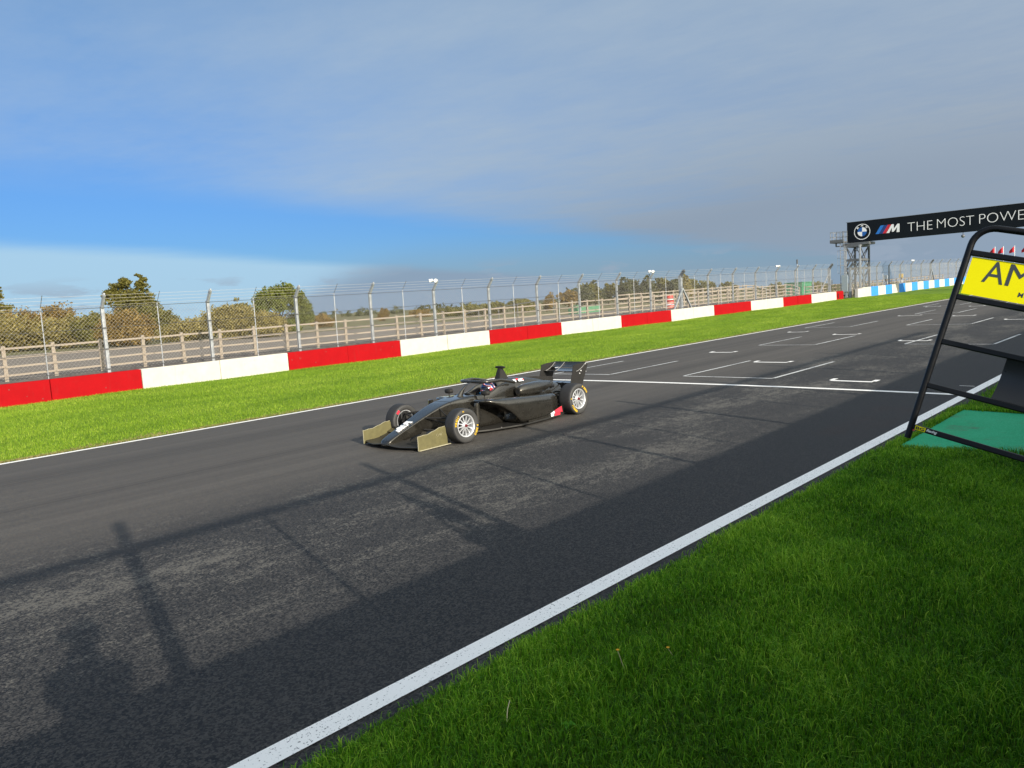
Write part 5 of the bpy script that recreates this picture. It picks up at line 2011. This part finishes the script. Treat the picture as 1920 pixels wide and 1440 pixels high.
# small fasteners and repair patches on the tub and pods
M_FAST = simple('bare_fastener', (0.42, 0.41, 0.38), 0.4, 0.6)
for s_, t_, h_ in ((0.44, -.2545, .40), (0.52, -.2645, .36), (0.36, -.240, .33), (0.60, -.2735, .28)):
    MB().cyl((s_, t_ + .006, h_), (s_, t_ - .004, h_), .0095, 8).build('fastener', M_FAST, car)
for s_, t_ in ((1.55, -.705), (1.95, -.69), (0.95, -.60), (2.2, -.665)):
    MB().cyl((s_, t_, .058), (s_, t_, .0655), .010, 8).build('fastener', M_FAST, floor_o)

# driver
drv = empty('person', (CARX, CARY, zg(CARX, CARY)), (0, -math.atan(G), CYAW))
tag(drv, 'person in a blue red and white helmet sitting in the racing car', 'person')
M_SUIT = simple('dark_race_suit', (0.015, 0.018, 0.035), 0.8)
M_SKY = simple('light_blue_cloth', (0.06, 0.35, 0.75), 0.7)


def capsule_body(name, chains, voxel, mat_, parent, smooth_it=6):
    """one continuous skin grown round tapered limbs: each chain is [(x, y, z, r), ...]"""
    mb = MB()
    for ch in chains:
        for (x0_, y0_, z0_, r0_), (x1_, y1_, z1_, r1_) in zip(ch[:-1], ch[1:]):
            a, b = Vector((x0_, y0_, z0_)), Vector((x1_, y1_, z1_))
            d = b - a
            L = d.length
            d = d.normalized() if L > 1e-6 else Vector((0, 0, 1))
            pts, rs = [], []
            for q in (-1, -.8, -.5, 0):
                pts.append(a + d * r0_ * q)
                rs.append(max(r0_ * sqrt(max(0, 1 - q * q)), 0.001))
            for q in (0, .5, .8, 1):
                pts.append(b + d * r1_ * q)
                rs.append(max(r1_ * sqrt(max(0, 1 - q * q)), 0.001))
            mb.tube(pts, rs, 14)
    o = mb.build(name, mat_, None)
    md = o.modifiers.new('skin', 'REMESH')
    md.mode = 'VOXEL'
    md.voxel_size = voxel
    sm_ = o.modifiers.new('relax', 'SMOOTH')
    sm_.factor = 0.5
    sm_.iterations = smooth_it
    dg = bpy.context.evaluated_depsgraph_get()
    me = bpy.data.meshes.new_from_object(o.evaluated_get(dg))
    me.polygons.foreach_set('use_smooth', [True] * len(me.polygons))
    bpy.data.objects.remove(o, do_unlink=True)
    me.materials.clear()
    me.materials.append(mat_)
    q = link(name, me, parent)
    return q


capsule_body('body', [[(1.48, 0, .20, .13), (1.44, 0, .38, .15), (1.40, 0, .50, .10), (1.36, 0, .56, .06)],
                      [(1.41, -.13, .49, .06), (1.22, -.19, .36, .05), (0.98, -.10, .45, .04)], [(1.41, .13, .49, .06), (1.22, .19, .36, .05), (0.98, .10, .45, .04)],
                      [(1.42, -.15, .49, .06), (1.42, .15, .49, .06)], [(1.41, -.09, .2, .08), (0.86, -.08, .34, .065), (0.41, -.06, .24, .05)], [(1.41, .09, .2, .08), (0.86, .08, .34, .065), (0.41, .06, .24, .05)]],
             0.014, M_SUIT, drv)


def helmet_mat():
    m, nt, p = new_mat('helmet_paint')
    co = coords(nt)
    x, y, z = nt.xyz(co)
    sw = nt.noise(co, 9.0, 2)
    u = nt.plus(nt.mul(x, 9.0), nt.plus(nt.mul(z, 7.0), nt.mul(sw, 2.2)))
    fr_ = nt.math('FRACT', u)
    c = nt.mix(nt.step(fr_, .30, .34), (0.02, 0.06, 0.28, 1), (0.012, 0.014, 0.03, 1))
    c = nt.mix(nt.step(fr_, .62, .66), c, (0.62, 0.05, 0.06, 1))
    c = nt.mix(nt.step(fr_, .82, .86), c, (0.75, 0.75, 0.78, 1))
    nt.put(p.inputs['Base Color'], c)
    p.inputs['Roughness'].default_value = 0.2
    p.inputs['Coat Weight'].default_value = 0.6
    return m


hel = MB()
hel.rings([[(1.30 + w * cos(a) + (0.018 if cos(a) < 0 and z_ < .62 else 0) * cos(a), w * .84 * sin(a), z_) for a in np.linspace(0, 2 * pi, 26, endpoint=False)]
           for z_, w in ((.505, .085), (.515, .105), (.54, .122), (.58, .134), (.62, .136), (.66, .126), (.69, .106), (.71, .078), (.722, .045), (.727, .012))])
hm_ = hel.build('helmet', helmet_mat(), drv, smooth=60)
vis = []
for z_ in (.575, .60, .63, .655):
    w = .1405 if z_ < .64 else .131
    vis.append([(1.30 - w * cos(a), w * .84 * sin(a), z_) for a in np.linspace(-1.1, 1.1, 18)])
m = MB()
m.rings(vis, cap=False, closed_ring=False)
m.build('visor', simple('smoked_visor', (0.01, 0.01, 0.012), 0.12, 0.0, 0.0, 4, coat=0.5), hm_, smooth=60)
MB().box((1.32, -.16, .535), (.12, .04, .03)).box((1.32, .16, .535), (.12, .04, .03)).build('shoulder_strap', M_SKY, drv, bevel=0.01)


# ================================================================== PIT SIDE
def wall_h(x):
    return G * x + 1.82 + 0.009 * min(max(x, 0), 18)


sheet('pit_lane', np.arange(-40, 141, 4.0), [-18, -12, -6, -2, -0.55], gravel_mat('pit_lane_asphalt', (0.05, 0.05, 0.052), (0.12, 0.118, 0.115), 60.0), -0.004)
pw_ = empty('pit_wall', (0, -0.46, 0))
tag(pw_, 'plain grey concrete pit wall standing along the shaded grass', 'wall')
M_PITC = concrete_paint('grey_pit_concrete', (0.42, 0.41, 0.39))
x = -24.0
while x < 90:
    x1 = x + 3.0
    m = MB()
    vs = []
    for xx in (x + .006, x1 - .006):
        vs += [(xx, .16, G * xx - .2), (xx, -.16, G * xx - .2), (xx, -.13, wall_h(xx)), (xx, .13, wall_h(xx))]
    m.add(vs, [(0, 1, 2, 3), (7, 6, 5, 4), (0, 4, 5, 1), (1, 5, 6, 2), (2, 6, 7, 3), (3, 7, 4, 0)])
    m.build('wall_block', M_PITC, pw_, bevel=.015)
    x = x1

pf = empty('pit_fence', (0, -0.46, 0))
tag(pf, 'open steel frame with a top rail standing on the pit wall', 'fence')
for xp, w_, top_ in ((-8.6, .07, 3.33), (-5.6, .07, 3.33), (-2.6, .07, 3.33), (.46, .115, 3.36), (3.61, .085, 3.36), (6.70, .085, 3.36), (9.50, .085, 3.36), (12.6, .085, 3.36), (15.7, .085, 3.36), (18.8, .085, 3.36), (21.9, .085, 3.36), (25, .085, 3.36)):
    MB().box((xp, 0, (wall_h(xp) + top_ + G * xp) / 2 - .01), (w_, .06, top_ + G * xp - wall_h(xp) + .02)).build('post', M_GALV_D, pf)
for xp, w_ in ((1.80, .042), (4.86, .042), (7.9, .042), (11.0, .040)):
    MB().box((xp, 0, (wall_h(xp) + 2.88 + G * xp) / 2), (w_, .03, 2.88 + G * xp - wall_h(xp))).build('stay', M_GALV_D, pf)
m = MB()
m.beam((-10, 0, 2.90 - .12), (26, 0, 2.92 + .018 * 26), .08, .090)
m.build('top_rail', M_GALV_D, pf)
step_ = empty('pit_step', (1.5, -1.15, zg(1.5, -2)))
tag(step_, 'low steel mesh step along the back of the pit wall', 'step')
MB().box((0, 0, .655), (7.0, .95, .05)).build('tread', M_GALV_D, step_)
for dx in (-3.3, -1.1, 1.1, 3.3):
    for dy in (-.4, .4):
        MB().box((dx, dy, .315), (.05, .05, .63)).build('leg', M_GALV_D, step_)

# ------------------------------------------------------------------ people on the step
M_SKIN = simple('skin', (0.42, 0.25, 0.18), 0.55)
M_HAIR = simple('dark_hair', (0.03, 0.022, 0.016), 0.7)
M_JACK = simple('navy_jacket', (0.02, 0.025, 0.05), 0.8)
M_JACK2 = simple('black_jacket', (0.015, 0.015, 0.016), 0.8)
M_TROU = simple('dark_trousers', (0.03, 0.03, 0.034), 0.85)
M_SHOE = simple('black_shoe', (0.012, 0.012, 0.012), 0.6)


def hand(c, d, up):
    """palm and five bent fingers; c wrist, d pointing, up = back of the hand"""
    c, d, up = Vector(c), Vector(d).normalized(), Vector(up).normalized()
    sdv = d.cross(up).normalized()
    ch = [[(*(c), .026), (*(c + d * .045), .028)], [(*(c + d * .045 + sdv * .022), .021), (*(c + d * .085 + sdv * .026), .017)], [(*(c + d * .045 - sdv * .022), .021), (*(c + d * .085 - sdv * .026), .017)]]
    for k, L in ((-1.5, .058), (-.5, .070), (.5, .074), (1.5, .064)):
        b = c + d * .088 + sdv * (.0205 * k)
        k1 = b + d * L * .45 - up * .012
        k2 = k1 + d * L * .30 - up * .026
        k3 = k2 - up * .024 - d * .004
        ch.append([(*b, .0095), (*k1, .009), (*k2, .0085), (*k3, .008)])
    b = c + d * .03 + sdv * .028
    ch.append([(*b, .014), (*(b + sdv * .028 + d * .022 - up * .012), .011), (*(b + sdv * .030 + d * .052 - up * .024), .0095)])
    return ch


def person(x, y, z, hgt, yaw, look, hands, jacket, label):
    root = empty('person', (x, y, z), (0, 0, yaw))
    tag(root, label, 'person')
    k = hgt / 1.76
    inv = Matrix.Rotation(-yaw, 3, 'Z')
    hl_ = [inv @ (Vector(h) - Vector((x, y, z))) for h in hands]
    ch = []
    # local frame: facing +x, left is +y
    for sd in (-1, 1):
        ch.append([(0, .095 * sd, .92 * k, .098), (.02, .105 * sd, .50 * k, .062), (-.01, .11 * sd, .10 * k, .042)])
        ch.append([(-.05, .11 * sd, .045, .038), (.06, .115 * sd, .038, .040), (.15, .12 * sd, .030, .030)])
    ch.append([(0, -.06, .95 * k, .13), (0, .06, .95 * k, .13)])
    ch.append([(0, 0, .98 * k, .135), (.0, 0, 1.15 * k, .125), (-.005, 0, 1.33 * k, .140)])
    ch.append([(-.01, -.15, 1.41 * k, .068), (-.01, .15, 1.41 * k, .068)])
    ch.append([(-.005, -.08, 1.30 * k, .115), (-.005, .08, 1.30 * k, .115)])
    ch.append([(.0, 0, 1.42 * k, .060), (.015, 0, 1.52 * k, .054)])
    hc = Vector((.03, 0, 1.645 * k))
    ch.append([(*(hc + Vector((-.012, 0, .03))), .092), (*(hc + Vector((.012, 0, -.02))), .085), (*(hc + Vector((.032, 0, -.072))), .052)])
    ch.append([(*(hc + Vector((.095, 0, .005))), .010), (*(hc + Vector((.112, 0, -.030))), .015)])
    for sd in (-1, 1):
        ch.append([(*(hc + Vector((-.005, .092 * sd, .015))), .018), (*(hc + Vector((-.005, .094 * sd, -.020))), .013)])
    for sd, h in zip((1, -1), hl_):
        s_ = Vector((-.01, .19 * sd, 1.40 * k))
        d = h - s_
        mid = s_ + d * .5 + Vector((-.03, .06 * sd, -.16))
        ch.append([(*s_, .060), (*mid, .045), (*h, .030)])
        ch += hand(h, (h - mid).normalized() * .6 + Vector((.5, -.2 * sd, 0)), (0, 0.25 * sd, 1))
    b = capsule_body('body', ch, .0085, jacket, root, 4)
    me = b.data
    me.materials.append(M_TROU)
    me.materials.append(M_SKIN)
    me.materials.append(M_SHOE)
    cz = np.empty(len(me.polygons) * 3, np.float32)
    me.polygons.foreach_get('center', cz)
    cz = cz.reshape(-1, 3)
    mi = np.zeros(len(cz), np.int32)
    mi[cz[:, 2] < .96 * k] = 1
    mi[cz[:, 2] < .085] = 3
    mi[(cz[:, 2] > 1.475 * k) & (np.abs(cz[:, 1]) < .13) & (cz[:, 0] < .20)] = 2
    for h in hl_:
        dd = np.linalg.norm(cz - np.array(h), axis=1)
        mi[dd < .17 * (cz[:, 2] > 0)] = 2
    me.polygons.foreach_set('material_index', mi)
    m_ = MB()
    rr = []
    for za, ra in ((-.03, .098), (.02, .106), (.06, .102), (.095, .080), (.115, .045), (.122, .01)):
        rr.append([(hc.x - .018 + ra * cos(a) * (1.0 if cos(a) < 0 else .86), hc.y + ra * .92 * sin(a), hc.z + za + (.055 if cos(a) > .45 and za < .05 else 0)) for a in np.linspace(0, 2 * pi, 24, endpoint=False)])
    m_.rings(rr)
    m_.build('hair', M_HAIR, root, smooth=60)
    e_ = MB()
    for sd in (-1, 1):
        c_ = hc + Vector((.088, .034 * sd, .012))
        e_.lathe([(-.009, .001), (-.006, .008), (0, .011), (.006, .008), (.009, .001)], 10, 'X', tuple(c_))
    e_.build('eyes', simple('eye', (0.55, 0.55, 0.55), 0.2), root, smooth=60)
    MB().box(tuple(hc + Vector((.085, 0, -.062))), (.02, .042, .008)).build('mouth', simple('lips', (0.30, 0.12, 0.10), 0.5), root, bevel=.003)
    return root


pz = zg(1.5, -2) + .681
person(-.10, -.72, pz, 1.80, radians(62), None, ((-.03, -.16, 2.09), (.06, -.20, 2.09)), M_JACK, 'person in a navy jacket behind the pit wall holding a phone up')
ph = MB().box((0, 0, 0), (.008, .148, .072)).build('phone', M_BLACK, bevel=.003)
ph.location = Vector((0, 0, 2.15)) - CF * .035
ph.rotation_euler = (0, 0, radians(44))
tag(ph, 'black phone held up by the person in the navy jacket', 'phone')
person(3.24, -.76, pz + .03, 1.79, radians(90), None, ((3.36, -.44, 1.95), (3.50, -.42, 1.95)), M_JACK2, 'person in a black jacket behind the pit wall holding the pit board handle')

# ------------------------------------------------------------------ pit board reaching in from the right
DEP = 2.2
K_ = DEP / 1450.0
bh = Vector((-0.0114, -0.96922, -0.24595))                   # along the bars, towards the wall
bv_ = Vector((0.17836, -0.24399, 0.95323))
bh = (bh - bv_ * bh.dot(bv_)).normalized()
bn = bh.cross(bv_).normalized()                                # towards the viewer
P0 = Vector((0, 0, 2.15)) + (Vector((2.335, 0.6948, 1.7091)) - Vector((0, 0, 2.15))) * 1.5
Bm = Matrix((bh, bv_, bn)).transposed().to_4x4()
Bm = Bm @ Matrix.Scale(1.5, 4)
Bm.translation = P0
board = bpy.data.objects.new('pit_board', None)
COL.objects.link(board)
board.matrix_world = Bm
tag(board, 'black tubular pit board with a yellow name panel at the right edge', 'pit board')
M_TUBE = simple('black_tube', (0.0045, 0.0045, 0.005), 0.36, 0.0, 0.5, 40.0, spec=0.3)
M_YELP = simple('yellow_panel', (0.86, 0.78, 0.002), 0.6, 0.0, 0.03, 9.0, spec=0.15)
M_PRINT = simple('grey_print', (0.045, 0.055, 0.06), 0.55)
WBD = .45
TW = .0172
rc_ = .052
HT = .605
# round-cornered outer tube
pts = [(0, -.004, 0), (0, .25, 0), (0, HT - rc_, 0)]
pts += [(rc_ - rc_ * cos(a), HT - rc_ + rc_ * sin(a), 0) for a in np.linspace(0, pi / 2, 9)[1:]]
pts += [(WBD - rc_ + rc_ * sin(a), HT - rc_ + rc_ * cos(a), 0) for a in np.linspace(0, pi / 2, 9)]
pts += [(WBD, .25, 0), (WBD, -.004, 0)]
MB().tube(pts, TW / 2 * 1.06, 12).build('frame', M_TUBE, board, smooth=50)
for v_ in (.031, .154, .281, .409, .532):
    MB().box((WBD / 2, v_, 0), (WBD - TW * .8, TW * .92, TW * .8)).build('crossbar', M_TUBE, board, bevel=.003)
m = MB()
nx_ = 24
vs = []
for i in range(nx_ + 1):
    xx = .014 + (WBD - .028) * i / nx_
    zz_ = .002
    vs += [(xx, .420, zz_), (xx, .470, zz_), (xx, .522, zz_)]
m.add(vs, [f for i in range(nx_) for f in ((3 * i, 3 * i + 3, 3 * i + 4, 3 * i + 1), (3 * i + 1, 3 * i + 4, 3 * i + 5, 3 * i + 2))])
yp = m.build('name_panel', M_YELP, board, smooth=60)
text_obj('lettering', 'A', .1, frame((.053, .4600, .0024), (1, 0, 0), (0, 1, 0)), M_PRINT, yp, width=.051, height=.058, bold=0, extrude=.0002)
text_obj('lettering', 'M', .1, frame((.1095, .4600, .0024), (1, 0, 0), (0, 1, 0)), M_PRINT, yp, width=.058, height=.058, bold=0, extrude=.0002)
text_obj('lettering', 'M', .1, frame((.1475, .436, .0024), (1, 0, 0), (0, 1, 0)), M_PRINT, yp, width=.0115, height=.0125, bold=.001, extrude=.0002)
# black flap hung between two bars
m = MB()
vs = []
for i in range(9):
    u = i / 8
    vv = .281 - (.281 - .150) * u
    zf = -.010 - .012 * sin(u * pi) + .05 * max(0, u - .55) ** 1.5
    vs += [(.168 - .004 * u, vv, zf), (WBD - .016, vv, zf)]
m.add(vs, [(2 * i, 2 * i + 1, 2 * i + 3, 2 * i + 2) for i in range(8)])
m.build('flap', simple('black_vinyl', (0.016, 0.017, 0.020), 0.33), board, smooth=60)
st_ = MB().box((.0265, .031, TW * .4 + .0009), (.027, TW * .72, .0018)).build('sticker', M_YELP, board)
text_obj('lettering', 'BG', .02, frame((.0150, .0267, TW * .4 + .0022), (1, 0, 0), (0, 1, 0)), M_BLACK, st_, width=.023, height=.0085, bold=.0006, extrude=.0003)
text_obj('lettering', 'Racing', .02, frame((.0425, .0265, TW * .4 + .0008), (1, 0, 0), (0, 1, 0)), M_DECW, board, width=.028, height=.0095, bold=.0006, shear=.3, extrude=.0006)
MB().box((.011, .022, TW * .4), (.004, .004, .004)).build('red_dot', M_DECR, board)
# handle from the far side of the frame back to the top of the wall
Bi = Bm.inverted()
ha = Vector((WBD, .35, 0))
hb = Bi @ Vector((3.45, -.46, wall_h(3.5) + .022))
hc2 = Bi @ Vector((3.42, -.66, wall_h(3.4) + .08))
MB().tube([ha, (ha + hb) / 2 + Vector((0, .01, 0)), hb, hc2], .013, 10).build('handle', M_TUBE, board, smooth=60)
